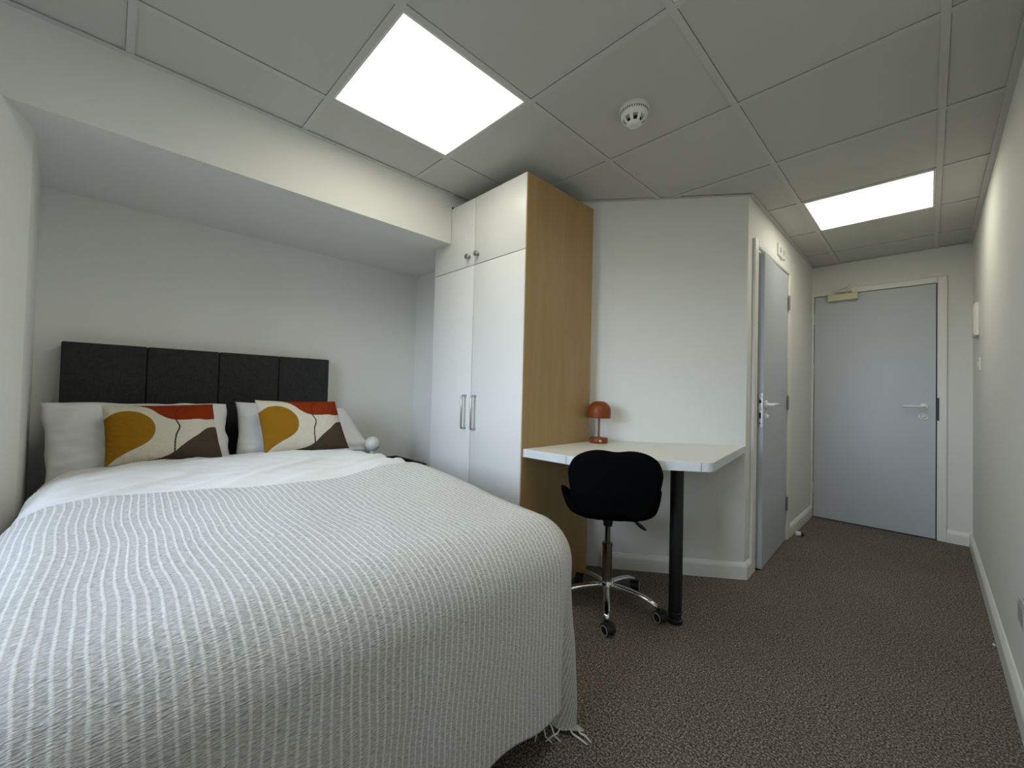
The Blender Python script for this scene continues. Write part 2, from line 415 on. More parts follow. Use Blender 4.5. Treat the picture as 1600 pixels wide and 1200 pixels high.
# ---------------------------------------------------------------- ceiling: slab, tiles, grid bars
ceil = struct(obj('ceiling', bx(XL - 0.1, XR + 0.1, YR - 0.15, YF + 0.1, 2.30, 2.36), M['dark']))  # slab coloured near black, so the tile slits show painted plenum shade
RX = [-1.7675 + 0.6 * i for i in range(4)]
GX0, GL0 = -1.7675, -0.5842
xs = [XB, RX[0], RX[1], RX[2], RX[3], XR]
ys = [YR] + [GL0 + 0.6 * k for k in range(0, 9)] + [YF]
LIGHTS = {(1, 3): 1, (3, 3): 1, (3, 7): 1}
G = 0.0115
def clip(poly, a, b, c):      # keep a*x+b*y<=c
    out = []
    for i in range(len(poly)):
        p, q = poly[i - 1], poly[i]
        fp = a * p[0] + b * p[1] - c; fq = a * q[0] + b * q[1] - c
        if (fp <= 0) != (fq <= 0):
            t = fp / (fp - fq); out.append((p[0] + t * (q[0] - p[0]), p[1] + t * (q[1] - p[1])))
        if fq <= 0: out.append(q)
    return out
NXa, NYa = -DY, DX            # normal into the room: off>0
CA = NXa * AX + NYa * AY
def region(poly, m):          # pieces of a convex polygon inside the room, m metres off the walls
    res = []
    r = clip(poly, -1, 0, -(XP + m))
    if len(r) > 2: res.append(r)
    l = clip(poly, 1, 0, XP + m)
    if len(l) > 2: l = clip(l, -NXa, -NYa, -(CA + m))
    if len(l) > 2: l = clip(l, 0, 1, 2.078 - m) if max(p[0] for p in l) < -1.4 else l
    if len(l) > 2: res.append(l)
    def area(p): return abs(sum(p[i - 1][0] * p[i][1] - p[i][0] * p[i - 1][1] for i in range(len(p)))) / 2
    return [p for p in res if area(p) > 1e-4]
full_mesh = {}
light_cells = []
for i in range(5):
    for k in range(len(ys) - 1):
        x0 = xs[i] + (G + 0.0012 if i > 0 else 0.022); x1 = xs[i + 1] - (G if i < 4 else 0.022)
        y0 = ys[k] + G; y1 = ys[k + 1] - (G + 0.0012 if k < len(ys) - 2 else 0.022)
        if (i, k) in LIGHTS: light_cells.append((xs[i], xs[i + 1], ys[k], ys[k + 1])); continue
        sq = [(x0, y0), (x1, y0), (x1, y1), (x0, y1)]
        polys = region(sq, 0.022)
        if not polys: continue
        whole = len(polys) == 1 and len(polys[0]) == 4 and abs(x1 - x0 - 0.5758) < 0.001 and abs(y1 - y0 - 0.5758) < 0.001 and \
            all(min(abs(p[0] - q[0]) + abs(p[1] - q[1]) for q in sq) < 1e-6 for p in polys[0])
        cx, cyy = (x0 + x1) / 2, (y0 + y1) / 2
        if whole and 'm' in full_mesh:
            o = bpy.data.objects.new('ceiling_tile', full_mesh['m']); C.objects.link(o); o.parent = ceil; o.location = (cx, cyy, H)
            continue
        bm = bmesh.new()
        for p in polys:
            prism(bm, [(q[0] - cx, q[1] - cyy) for q in p], 0.0045, 0.020)
        o = obj('ceiling_tile', bm, M['tile'], ceil, loc=(cx, cyy, H))
        if whole: full_mesh['m'] = o.data
TW = 0.0118
def bar_obj(poly):
    ps = region(poly, 0.0)
    if not ps: return
    bm = bmesh.new()
    for p in ps: prism(bm, p, H, H + 0.0035)
    obj('grid_bar', bm, M['grid'], ceil)
for x in RX:
    bar_obj([(x - TW, YR), (x + TW, YR), (x + TW, YF), (x - TW, YF)])
for y in ys[1:-1]:
    for i in range(5):
        x0 = xs[i] + (TW if i > 0 else 0); x1 = xs[i + 1] - (TW if i < 4 else 0)
        bar_obj([(x0, y - TW), (x1, y - TW), (x1, y + TW), (x0, y + TW)])
# perimeter angle trim
PW = 0.024
def pangle(pts):
    bm = bmesh.new(); prism(bm, pts, H - 0.0015, H + 0.002); obj('edge_trim', bm, M['grid'], ceil)
pangle([(XR - PW, YR), (XR, YR), (XR, YF), (XR - PW, YF)])
pangle([(XB, YR), (XB + PW, YR), (XB + PW, YWF), (XB, YWF)])
pangle([(XP, YF - PW), (XR - PW, YF - PW), (XR - PW, YF), (XP, YF)])
q0 = ang(0, PW); q1 = ang(SA, PW)
pangle([(XP, AY), (XP + PW, AY - 0.005), (XP + PW, YF - PW), (XP, YF - PW)])
pangle([ang(0), ang(SA), q1, (XP + PW, AY - 0.005)])

for n_, (x0, x1, y0, y1) in enumerate(light_cells):
    lab = {0: 'large square light panel above the bed, nearest the wardrobe',
           1: 'light panel at top centre edge of the photo, only a corner showing',
           2: 'glowing ceiling light panel near the grey entrance door'}
    cx, cyy = (x0 + x1) / 2, (y0 + y1) / 2
    idx = 0 if cx < -1 else (1 if cyy < 2 else 2)
    t = thing('ceiling_light', lab[idx], 'light', (cx, cyy, H))
    a = 0.2875; b = 0.277
    bm = bmesh.new()
    for r in ((-a, a, -a, -b), (-a, a, b, a), (-a, -b, -b, b), (b, a, -b, b)):
        box(bm, cx + r[0], cx + r[1], cyy + r[2], cyy + r[3], H + 0.001, H + 0.018, bev=0.001)
    obj('frame', bm, M['plastic'], t)
    obj('diffuser', bx(cx - b + 0.0005, cx + b - 0.0005, cyy - b + 0.0005, cyy + b - 0.0005, H + 0.0025, H + 0.012), M['glow'], t)

# ---------------------------------------------------------------- skirting boards
def skirt(name, p, q, n, h=0.095, t=0.017):
    """p->q along the wall, n unit vector into the room"""
    p = Vector(p); q = Vector(q); n = Vector(n)
    prof = [(0.0, 0), (t, 0), (t, h - 0.026), (t - 0.002, h - 0.018), (0.006, h - 0.003), (0.003, h), (0.0, h)]
    bm = bmesh.new()
    a = [bm.verts.new((p.x + n.x * d, p.y + n.y * d, z)) for d, z in prof]
    b = [bm.verts.new((q.x + n.x * d, q.y + n.y * d, z)) for d, z in prof]
    for i in range(len(prof)):
        j = (i + 1) % len(prof); bm.faces.new((a[i], a[j], b[j], b[i]))
    bm.faces.new(a[::-1]); bm.faces.new(b)
    return struct(obj(name, bm, M['trim']))
skirt('baseboard_right', (XR, YR), (XR, YF), (-1, 0))
skirt('baseboard_front', (0.094, YF), (XR - 0.017, YF), (0, -1))
skirt('baseboard_passage', (XP, 3.752), (XP, YF - 0.02), (1, 0))
skirt('baseboard_corner', (XP, AY), (XP, 2.775), (1, 0))
o = skirt('baseboard_angled', ang(-0.008), ang(SA - 0.20), (NXa, NYa))

# ---------------------------------------------------------------- entrance door (far end)
d = thing('door_2', '', ''); del d['label']; del d['category']; d['kind'] = 'structure'; d.location = (-0.35, YF, 0)
obj('leaf', bx(DX0 + 0.005, DX1 - 0.006, YF - 0.012, YF + 0.030, 0.008, DZ - 0.005, bev=0.001), M['door'], d)
obj('black_gap_fill', bx(DX0 + 0.0005, DX1 - 0.0005, YF + 0.033, YF + 0.0448, 0.001, DZ - 0.0005), M['dark'], d)  # black sheet painted for the shade in the slit round the leaf
bm = bmesh.new()
box(bm, DX1, 0.094, YF - 0.020, YF, 0, 2.040, bev=0.004)
box(bm, XP + 0.0005, DX0, YF - 0.020, YF, 0, 2.040, bev=0.003)
box(bm, DX0, DX1, YF - 0.020, YF, DZ, 2.040, bev=0.003)
obj('door_frame', bm, M['trim'], d)
def lever(parent, x, y, z, dirx, L=0.115, m=None):
    """lever handle on a y-facing door, dirx = direction of the lever"""
    bm = bmesh.new()
    mt = Matrix.Translation((x, y, z)) @ Matrix.Rotation(math.radians(90), 4, 'X')
    lathe(bm, [(0, 0), (0.026, 0), (0.026, 0.006), (0.022, 0.010), (0.011, 0.011), (0.010, 0.040), (0, 0.042)], n=24, mat=mt)
    tube(bm, [(x, y - 0.030, z), (x, y - 0.044, z), (x + dirx * 0.012, y - 0.050, z), (x + dirx * 0.03, y - 0.051, z), (x + dirx * (L - 0.02), y - 0.051, z), (x + dirx * (L - 0.003), y - 0.048, z), (x + dirx * L, y - 0.044, z)],
         [0.009, 0.010, 0.010, 0.009, 0.0085, 0.008, 0.005], n=12)
    return obj('door_handle', bm, m or M['cream'], parent, smooth=True, auto=40)
lever(d, -0.032, YF - 0.012, 1.026, -1)
bm = bmesh.new()
mt = Matrix.Translation((-0.034, YF - 0.012, 0.946)) @ Matrix.Rotation(math.radians(90), 4, 'X') @ Matrix.Diagonal((1.15, 1, 1, 1))
lathe(bm, [(0, 0), (0.027, 0), (0.027, 0.006), (0.024, 0.009), (0, 0.009)], n=28, mat=mt)
es = obj('lock_escutcheon', bm, M['plastic'], d, smooth=True, auto=40)
bm = bmesh.new()
box(bm, -0.051, -0.017, YF - 0.027, YF - 0.0208, 0.942, 0.962, bev=0.004)
box(bm, -0.042, -0.026, YF - 0.027, YF - 0.0208, 0.930, 0.944, bev=0.003)
obj('thumb_turn', bm, M['steel'], es)
obj('strike_plate', bx(DX1 + 0.0005, DX1 + 0.012, YF - 0.0225, YF - 0.0195, 0.920, 1.096, bev=0.001), M['black'], d)
for z in (1.786, 1.325, 0.272):
    bm = bmesh.new(); tube(bm, [(DX0 - 0.0, YF - 0.022, z - 0.048), (DX0 - 0.0, YF - 0.022, z + 0.048)], 0.0065, n=12)
    obj('hinge', bm, M['plastic'], d, smooth=True, auto=40)
cl = obj('door_closer', bx(-0.640, -0.432, YF - 0.062, YF - 0.0125, 1.932, 1.988, bev=0.004), M['oldplastic'], d)
bm = bmesh.new()
tube(bm, [(-0.505, YF - 0.042, 1.988), (-0.505, YF - 0.042, 2.020)], 0.012, n=12)
box(bm, -0.535, -0.475, YF - 0.075, YF - 0.02, 2.000, 2.009, bev=0.003)
box(bm, -0.507, -0.487, YF - 0.038, YF - 0.020, 2.012, 2.068, bev=0.003)
tube(bm, [(-0.505, YF - 0.045, 2.015), (-0.60, YF - 0.09, 2.013)], 0.007, n=8)
tube(bm, [(-0.60, YF - 0.09, 2.013), (-0.497, YF - 0.032, 2.055)], 0.006, n=8)
obj('closer_arm', bm, M['plastic'], cl)

# ---------------------------------------------------------------- bathroom door (in the passage wall, slightly ajar)
d = thing('door_1', '', ''); del d['label']; del d['category']; d['kind'] = 'structure'; d.location = (XP, 3.25, 0)
bm = bmesh.new()
AR = 0.016
box(bm, XP, XP + AR, 2.778, 2.850, 0, 2.040, bev=0.004)
box(bm, XP, XP + AR, 3.660, 3.740, 0, 2.040, bev=0.004)
box(bm, XP, XP + AR, 2.850, 3.660, 2.000, 2.040, bev=0.004)
box(bm, XP - 0.115, XP + 0.004, PY0 + 0.0005, PY0 + 0.014, 0, PZ - 0.001)
box(bm, XP - 0.115, XP + 0.004, PY1 - 0.014, PY1 - 0.0005, 0, PZ - 0.001)
box(bm, XP - 0.115, XP + 0.004, PY0 + 0.014, PY1 - 0.014, PZ - 0.014, PZ - 0.001)
obj('door_frame', bm, M['trim'], d)
obj('black_gap_fill', bx(XP - 0.119, XP - 0.116, PY0 + 0.001, PY1 - 0.001, 0.001, PZ - 0.002), M['dark'], d)  # black sheet in place of the shaded room behind the ajar leaf
# leaf built closed in local coordinates, hinge at origin, extends to -y, thickness towards -x
leafE = bpy.data.objects.new('leaf', None)
def leaf_obj(name, bm, m, parent, **k):
    bmesh.ops.rotate(bm, cent=(0, 0, 0), matrix=Matrix.Rotation(LA, 3, 'Z'), verts=bm.verts)
    bmesh.ops.translate(bm, verts=bm.verts, vec=(XP + 0.007, 3.630, 0))
    return obj(name, bm, m, parent, **k)
LA = math.radians(2.4)
LW = 0.735
leaf = leaf_obj('leaf', bx(-0.038, 0, -LW, 0, 0.008, 1.976, bev=0.0015), M['door'], d)
leaf_obj('lock_plate', bx(-0.030, -0.004, -LW - 0.0015, -LW + 0.0005, 0.880, 1.092, bev=0.0005), M['steel'], leaf)
leaf_obj('latch', boxes((-0.024, -0.010, -LW - 0.009, -LW - 0.0010, 0.985, 1.008), (-0.026, -0.008, -LW - 0.0025, -LW - 0.0010, 1.060, 1.085), bev=0.0008), M['chrome'], leaf)
leaf_obj('keyhole', boxes((-0.023, -0.011, -LW - 0.0024, -LW - 0.0010, 1.030, 1.052), (-0.022, -0.012, -LW - 0.0024, -LW - 0.0010, 0.935, 0.970), (-0.020, -0.014, -LW - 0.0024, -LW - 0.001, 0.898, 0.908)), M['dark'], leaf)
bm = bmesh.new()
hy, hz = -LW + 0.062, 1.022
mt = Matrix.Translation((0, hy, hz)) @ Matrix.Rotation(math.radians(90), 4, 'Y')
lathe(bm, [(0, 0), (0.026, 0), (0.026, 0.007), (0.022, 0.010), (0.011, 0.011), (0.010, 0.042), (0, 0.044)], n=24, mat=mt)
tube(bm, [(0.030, hy, hz), (0.046, hy, hz), (0.052, hy + 0.012, hz), (0.053, hy + 0.03, hz), (0.053, hy + 0.095, hz), (0.050, hy + 0.112, hz), (0.046, hy + 0.118, hz)], [0.009, 0.010, 0.010, 0.009, 0.0085, 0.007, 0.005], n=12)
leaf_obj('door_handle', bm, M['cream'], leaf, smooth=True, auto=40)
bm = bmesh.new()
mt = Matrix.Translation((0, hy, hz - 0.075)) @ Matrix.Rotation(math.radians(90), 4, 'Y')
lathe(bm, [(0, 0), (0.025, 0), (0.025, 0.006), (0.020, 0.009), (0.012, 0.009), (0.011, 0.018), (0, 0.018)], n=24, mat=mt)
leaf_obj('thumb_turn', bm, M['cream'], leaf, smooth=True, auto=40)
for z in (1.785, 1.032, 0.278):
    bm = bmesh.new()
    for k in range(5):
        z0 = z - 0.052 + k * 0.0212
        tube(bm, [(XP + 0.0155, 3.637, z0), (XP + 0.0155, 3.637, z0 + 0.0195)], 0.0065, n=12)
    box(bm, XP + 0.008, XP + 0.0175, 3.643, 3.668, z - 0.052, z + 0.052, bev=0.0015)
    obj('hinge', bm, M['steel'], d, smooth=True, auto=40)

# ================================================================ furniture
# ---------------------------------------------------------------- wardrobe
WXL, WXR, WXM, WZT, WZS = -2.250, -1.436, -1.848, 2.186, 1.792
w = thing('wardrobe', 'tall white four-door wardrobe with oak-coloured side panel', 'wardrobe', (-1.845, 1.78, 0))
bm = bmesh.new()
yb = 2.07
box(bm, WXL, WXL + 0.018, YWF + 0.022, yb, 0, WZT - 0.004)
box(bm, WXL + 0.018, WXR - 0.0205, YWF + 0.022, yb, WZT - 0.022, WZT - 0.004)
box(bm, WXL + 0.018, WXR - 0.0205, YWF + 0.022, yb, WZS - 0.010, WZS + 0.006)
box(bm, WXL + 0.018, WXR - 0.0205, YWF + 0.022, yb, 0.06, 0.078)
box(bm, WXL + 0.018, WXR - 0.0205, yb - 0.006, yb, 0.078, WZT - 0.022)
obj('carcass', bm, M['ward'], w)
o = obj('side_panel', bx(WXR - 0.020, WXR, YWF + 0.004, yb, 0, WZT, bev=0.001), M['wood'], w)
o['label'] = 'oak-coloured veneer side panel'
obj('plinth', bx(WXL + 0.018, WXR - 0.0205, YWF + 0.05, YWF + 0.066, 0, 0.06), M['ward'], w)
def wdoor(x0, x1, z0, z1):
    return obj('door', bx(x0, x1, YWF, YWF + 0.020, z0, z1, bev=0.0022, seg=2), M['ward'], w, smooth=True, auto=40)
g = 0.0022
d1 = wdoor(WXL, WXM - g, 0.065, WZS - g); d2 = wdoor(WXM + g, WXR - 0.004, 0.065, WZS - g)
d3 = wdoor(WXL, WXM - g, WZS + g, WZT); d4 = wdoor(WXM + g, WXR - 0.004, WZS + g, WZT)
for dd, x in ((d1, -1.892), (d2, -1.804)):
    bm = bmesh.new(); y = YWF
    z0, z1 = 0.846, 1.034; oo = 0.032
    P = [(x, y, z0), (x, y - oo + 0.008, z0), (x, y - oo + 0.002, z0 + 0.002), (x, y - oo, z0 + 0.008), (x, y - oo, z1 - 0.008), (x, y - oo + 0.002, z1 - 0.002), (x, y - oo + 0.008, z1), (x, y, z1)]
    tube(bm, P, 0.0062, n=12); obj('handle', bm, M['steel'], dd, smooth=True, auto=50)
for dd, x in ((d3, -1.893), (d4, -1.812)):
    bm = bmesh.new()
    mt = Matrix.Translation((x, YWF, 1.845)) @ Matrix.Rotation(math.radians(90), 4, 'X')
    lathe(bm, [(0, 0), (0.011, 0), (0.011, 0.003), (0.006, 0.006), (0.006, 0.014), (0.015, 0.019), (0.0165, 0.024), (0.014, 0.028), (0, 0.030)], n=24, mat=mt)
    obj('knob', bm, M['steel'], dd, smooth=True, auto=40)

# ---------------------------------------------------------------- desk
DZT, DZB = 0.776, 0.736
aw = lambda s: ang(s, 0.001)
dk = thing('desk', 'white corner desk worktop fixed against the angled wall, black leg', 'desk', (-1.1, 2.0, 0))
s1 = (1.434 + XP) / 0.79709
xq = WXR + 0.001
seam = -1.168
pts = [aw(0.006), (-0.672, 1.855), (seam + 0.045, 1.508 + 0.0), (seam, 1.506), (xq, 1.500), (xq, aw(s1)[1])]
pts = [aw(0.006), (-0.655, 1.866), (-1.118, 1.506), (xq, 1.500), (xq, aw(s1)[1])]
rp = rounded_poly(pts, [0, 0.055, 0.03, 0, 0], 8)
bm = bmesh.new(); prism(bm, rp, DZB, DZT)
obj('worktop', bm, M['desk'], dk)
# edge band pieces along the front
def band(path, name='edge_strip', t=0.0012):
    bm = bmesh.new()
    P = [Vector((p[0], p[1])) for p in path]
    n = len(P); offs = []
    for i in range(n):
        tdir = (P[min(i + 1, n - 1)] - P[max(i - 1, 0)]).normalized()
        nn = Vector((tdir.y, -tdir.x))
        offs.append(nn)
    rows = []
    for p, nn in zip(P, offs):
        # outward = away from the desk centre
        c = Vector((-1.1, 1.95)); s = 1 if (p - c).dot(nn) > 0 else -1
        a = p + nn * s * 0.0001; b = p + nn * s * t
        rows.append([bm.verts.new((a.x, a.y, DZB)), bm.verts.new((b.x, b.y, DZB)), bm.verts.new((b.x, b.y, DZT - 0.001)), bm.verts.new((a.x, a.y, DZT - 0.001))])
    for r0, r1 in zip(rows, rows[1:]):
        for j in range(4): bm.faces.new((r0[j], r0[(j + 1) % 4], r1[(j + 1) % 4], r1[j]))
    bm.faces.new(rows[0]); bm.faces.new(rows[-1][::-1])
    obj(name, bm, M['edge'], dk)
band([(xq, 1.500), (seam - 0.001, 1.5058)])
k0 = [i for i, p in enumerate(rp) if abs(p[0] - xq) < 1e-4][0]
mid = rp[1:k0]                # corner arcs: right corner first, then left bend
arcR = mid[:9]; arcL = mid[9:]
band([(seam + 0.001, 1.5062)] + arcL[::-1] + [(arcR[-1][0] - 0.012, arcR[-1][1] - 0.0093)])
band([(arcR[-1][0] - 0.010, arcR[-1][1] - 0.0078)] + arcR[::-1] + [rp[0]])
for px_, py_ in ((seam, 1.5060 - 0.0014), (arcR[-1][0] - 0.011, arcR[-1][1] - 0.0101)):
    bm = bmesh.new(); box(bm, px_ - 0.0008, px_ + 0.0008, py_ - 0.0004, py_ + 0.0010, DZB + 0.001, DZT - 0.002); obj('edge_joint', bm, M['dark'], dk)
bm = bmesh.new()
u0 = ang(0.05, 0.002); u1 = ang(s1 - 0.06, 0.002); v1 = ang(s1 - 0.06, 0.03); v0 = ang(0.05, 0.03)
prism(bm, [u0, u1, v1, v0], DZB - 0.035, DZB - 0.0003)
obj('wall_batten', bm, M['desk'], dk)
bm = bmesh.new()
lx, ly = -0.836, 1.930
lathe(bm, [(0, 0), (0.033, 0), (0.034, 0.004), (0.034, 0.012), (0.030, 0.014), (0.030, 0.045), (0.0315, 0.047), (0.0315, 0.052), (0.030, 0.055), (0.030, DZB - 0.004), (0, DZB - 0.004)][0:0] + [(0, 0.055), (0.030, 0.055), (0.030, DZB - 0.006), (0.045, DZB - 0.005), (0.045, DZB - 0.0003), (0, DZB - 0.0003)], cx=lx, cy=ly, n=36)
lg = obj('leg', bm, M['blackleg'], dk, smooth=True, auto=40)
bm = bmesh.new()
lathe(bm, [(0, 0), (0.034, 0), (0.035, 0.006), (0.034, 0.018), (0.0285, 0.020), (0.0285, 0.040), (0.032, 0.042), (0.032, 0.053), (0.029, 0.0549), (0, 0.0549)], cx=lx, cy=ly, n=36)
obj('foot', bm, M['black'], lg, smooth=True, auto=40)

# ---------------------------------------------------------------- mushroom lamp on the desk
lx, ly = -1.360, 2.058
t = thing('table_lamp', 'small burnt-orange dome lamp standing on the white corner desk', 'lamp', (lx, ly, DZT))
bm = bmesh.new(); z = DZT
lathe(bm, [(0, z), (0.051, z), (0.053, z + 0.003), (0.053, z + 0.027), (0.050, z + 0.031), (0, z + 0.031)], lx, ly, 40)
bs = obj('base', bm, M['orange'], t, smooth=True, auto=40)
bm = bmesh.new(); lathe(bm, [(0, z + 0.0312), (0.0062, z + 0.0312), (0.0062, z + 0.150), (0.016, z + 0.152), (0.016, z + 0.160), (0, z + 0.160)], lx, ly, 20)
obj('stem', bm, M['copper'], t, smooth=True, auto=40)
bm = bmesh.new()
prof = [(0.0655, 0.146), (0.0665, 0.150), (0.0665, 0.188)]
for k in range(1, 12):
    a = k / 11 * math.pi / 2
    prof.append((0.012 + 0.0545 * math.cos(a) if k < 11 else 0.0, 0.188 + 0.056 * math.sin(a)))
inner = [(max(r - 0.002, 0), zz - 0.002) for r, zz in prof[:0:-1]]
lathe(bm, [(r, z + zz) for r, zz in prof] + [(r, z + zz) for r, zz in inner] + [(0.0655, z + 0.146)], lx, ly, 48)
obj('lamp_shade', bm, M['orange'], t, smooth=True, auto=50)
bm = bmesh.new()
bd = Vector((-lx, -ly)).normalized()
bd = Vector((0.70, -0.71))
mt = Matrix.Translation((lx + bd.x * 0.053, ly + bd.y * 0.053, z + 0.016)) @ Vector((bd.x, bd.y, 0)).to_track_quat('Z', 'Y').to_matrix().to_4x4()
lathe(bm, [(0, -0.002), (0.0075, -0.002), (0.0075, 0.001), (0.006, 0.002), (0, 0.002)], n=20, mat=mt)
obj('switch_button', bm, M['brass'], bs, smooth=True, auto=40)

# ---------------------------------------------------------------- office chair
hx, hy = -1.136, 1.817
CR = 0.640
ch = thing('office_chair', 'armless black swivel chair with chrome castor base at the desk', 'chair', (hx, hy, 0), rz=CR)
def cobj(name, bm, m, parent=ch, **k):
    return obj(name, bm, m, parent, loc=(0, 0, 0), **k)
def shell(fn, nu, nv, thick, nrm):
    """closed cushion: fn(u,v)->Vector for u,v in [-1,1]; inflated along nrm"""
    bm = bmesh.new(); top = []; bot = []
    for j in range(nv + 1):
        rt_, rb = [], []
        for i in range(nu + 1):
            u = -1 + 2 * i / nu; v = -1 + 2 * j / nv
            p, e = fn(u, v)
            hgt = thick * max(0.0, (1 - e ** 6)) ** 0.5
            n_ = nrm(u, v)
            rt_.append(bm.verts.new(p + n_ * hgt * 0.5)); rb.append(bm.verts.new(p - n_ * hgt * 0.5))
        top.append(rt_); bot.append(rb)
    for j in range(nv):
        for i in range(nu):
            bm.faces.new((top[j][i], top[j][i + 1], top[j + 1][i + 1], top[j + 1][i]))
            bm.faces.new((bot[j][i], bot[j + 1][i], bot[j + 1][i + 1], bot[j][i + 1]))
    bmesh.ops.remove_doubles(bm, verts=bm.verts, dist=0.0004)
    return bm
def interp(tab, z):
    for (a, b), (c, d_) in zip(tab, tab[1:]):
        if z <= c: 
            t_ = (z - a) / (c - a); t_ = t_ * t_ * (3 - 2 * t_) * 0.4 + t_ * 0.6
            return b + (d_ - b) * t_
    return tab[-1][1]
# backrest: disc map (square->disc) so that the outline is smooth
def disc(u, v, p=3.2):
    e = max(abs(u), abs(v))
    if e < 1e-6: return 0, 0, 0
    a = math.atan2(v, u)
    r = (abs(math.cos(a)) ** p + abs(math.sin(a)) ** p) ** (-1 / p)
    return r * e * math.cos(a), r * e * math.sin(a), e
def backf(u, v):
    a, b, e = disc(u, v, 3.4)
    z = 0.672 + 0.152 * b
    wv = interp([(-1, 0.190), (-0.6, 0.188), (-0.2, 0.192), (0.3, 0.203), (0.7, 0.198), (1, 0.182)], b)
    x = a * wv + 0.001
    if b > 0.4: z -= 0.008 * math.exp(-(a / 0.25) ** 2) * (b - 0.4) / 0.6
    y = -0.322 + 0.026 * (a * a) - 0.012 * max(b, 0) + 0.03 * max(-b - 0.2, 0)
    return Vector((x, y, z)), e
cobj('backrest', shell(backf, 40, 36, 0.046, lambda u, v: Vector((0, 1, 0))), M['chair'], smooth=True)
def seatf(u, v):
    a, b, e = disc(u, v, 3.0)
    y = -0.075 + 0.215 * b
    wv = interp([(-1, 0.190), (-0.6, 0.218), (-0.15, 0.236), (0.3, 0.232), (1, 0.18)], b)
    x = a * wv
    z = 0.505 + 0.105 * (max(0, abs(a) - 0.45) / 0.55) ** 1.5 * math.exp(-((b + 0.10) / 0.50) ** 2) - 0.02 * max(b, 0) ** 2 + 0.045 * max(0, -b - 0.3) ** 1.5
    return Vector((x, y, z)), e
def seatn(u, v):
    a, b, e = disc(u, v, 3.0)
    return Vector((-0.9 * a * abs(a) * math.exp(-((b + 0.15) / 0.6) ** 2), 0, 1)).normalized()
cobj('seat', shell(seatf, 44, 40, 0.050, seatn), M['chair'], smooth=True)
bm = bmesh.new()
box(bm, -0.07, 0.07, -0.06, 0.10, 0.440, 0.478, bev=0.006)
lathe(bm, [(0, 0.400), (0.022, 0.400), (0.026, 0.436), (0, 0.437)], n=20)
mech = cobj('mechanism', bm, M['black'])
bm = bmesh.new()
tube(bm, [(0.04, 0.0, 0.445), (0.09, 0.0, 0.447), (0.125, 0.0, 0.430), (0.140, 0, 0.423)], 0.004, n=8)
tube(bm, [(0.132, 0.0, 0.428), (0.142, 0.0, 0.421), (0.165, 0, 0.404), (0.182, 0, 0.392), (0.188, 0, 0.388)], [0.004, 0.0085, 0.010, 0.007, 0.002], n=10)
cobj('lever', bm, M['black'])
bm = bmesh.new(); lathe(bm, [(0, 0.300), (0.014, 0.300), (0.014, 0.402), (0, 0.402)], n=24)
cobj('gas_lift', bm, M['darkchrome'], smooth=True, auto=40)
bm = bmesh.new(); lathe(bm, [(0, 0.128), (0.0235, 0.128), (0.0245, 0.20), (0.0245, 0.300), (0.0265, 0.302), (0.0265, 0.316), (0.018, 0.318), (0, 0.318)], n=28)
cobj('column_cover', bm, M['darkchrome'], smooth=True, auto=40)
bm = bmesh.new(); lathe(bm, [(0, 0.076), (0.028, 0.078), (0.034, 0.090), (0.034, 0.122), (0.030, 0.128), (0, 0.128)], n=28)
cobj('hub', bm, M['chrome'], smooth=True, auto=40)
# legs with castors: one built, four copied
def leg_bm():
    bm = bmesh.new()
    prof = [(0.022, 0.104, 0.017, 0.017), (0.06, 0.106, 0.016, 0.016), (0.12, 0.101, 0.0165, 0.015), (0.17, 0.092, 0.018, 0.0145), (0.205, 0.082, 0.0185, 0.014), (0.232, 0.070, 0.0165, 0.013), (0.250, 0.062, 0.013, 0.010)]
    rings = []
    for k, (x, z, wv, hv) in enumerate(prof):
        px, pz = prof[max(k - 1, 0)][:2]; qx, qz = prof[min(k + 1, len(prof) - 1)][:2]
        t_ = Vector((qx - px, 0, qz - pz)).normalized(); nn = Vector((-t_.z, 0, t_.x))
        ring = []
        for a in range(12):
            ca, sa = math.cos(2 * math.pi * a / 12), math.sin(2 * math.pi * a / 12)
            s1_ = math.copysign(abs(ca) ** 0.8, ca) * wv * 0.9; s2_ = math.copysign(abs(sa) ** 0.8, sa) * hv * 0.8
            ring.append(bm.verts.new(Vector((x, s1_, z)) + nn * s2_))
        rings.append(ring)
    for r0, r1 in zip(rings, rings[1:]):
        for j in range(12): bm.faces.new((r0[j], r0[(j + 1) % 12], r1[(j + 1) % 12], r1[j]))
    bm.faces.new(rings[0][::-1]); bm.faces.new(rings[-1])
    return bm
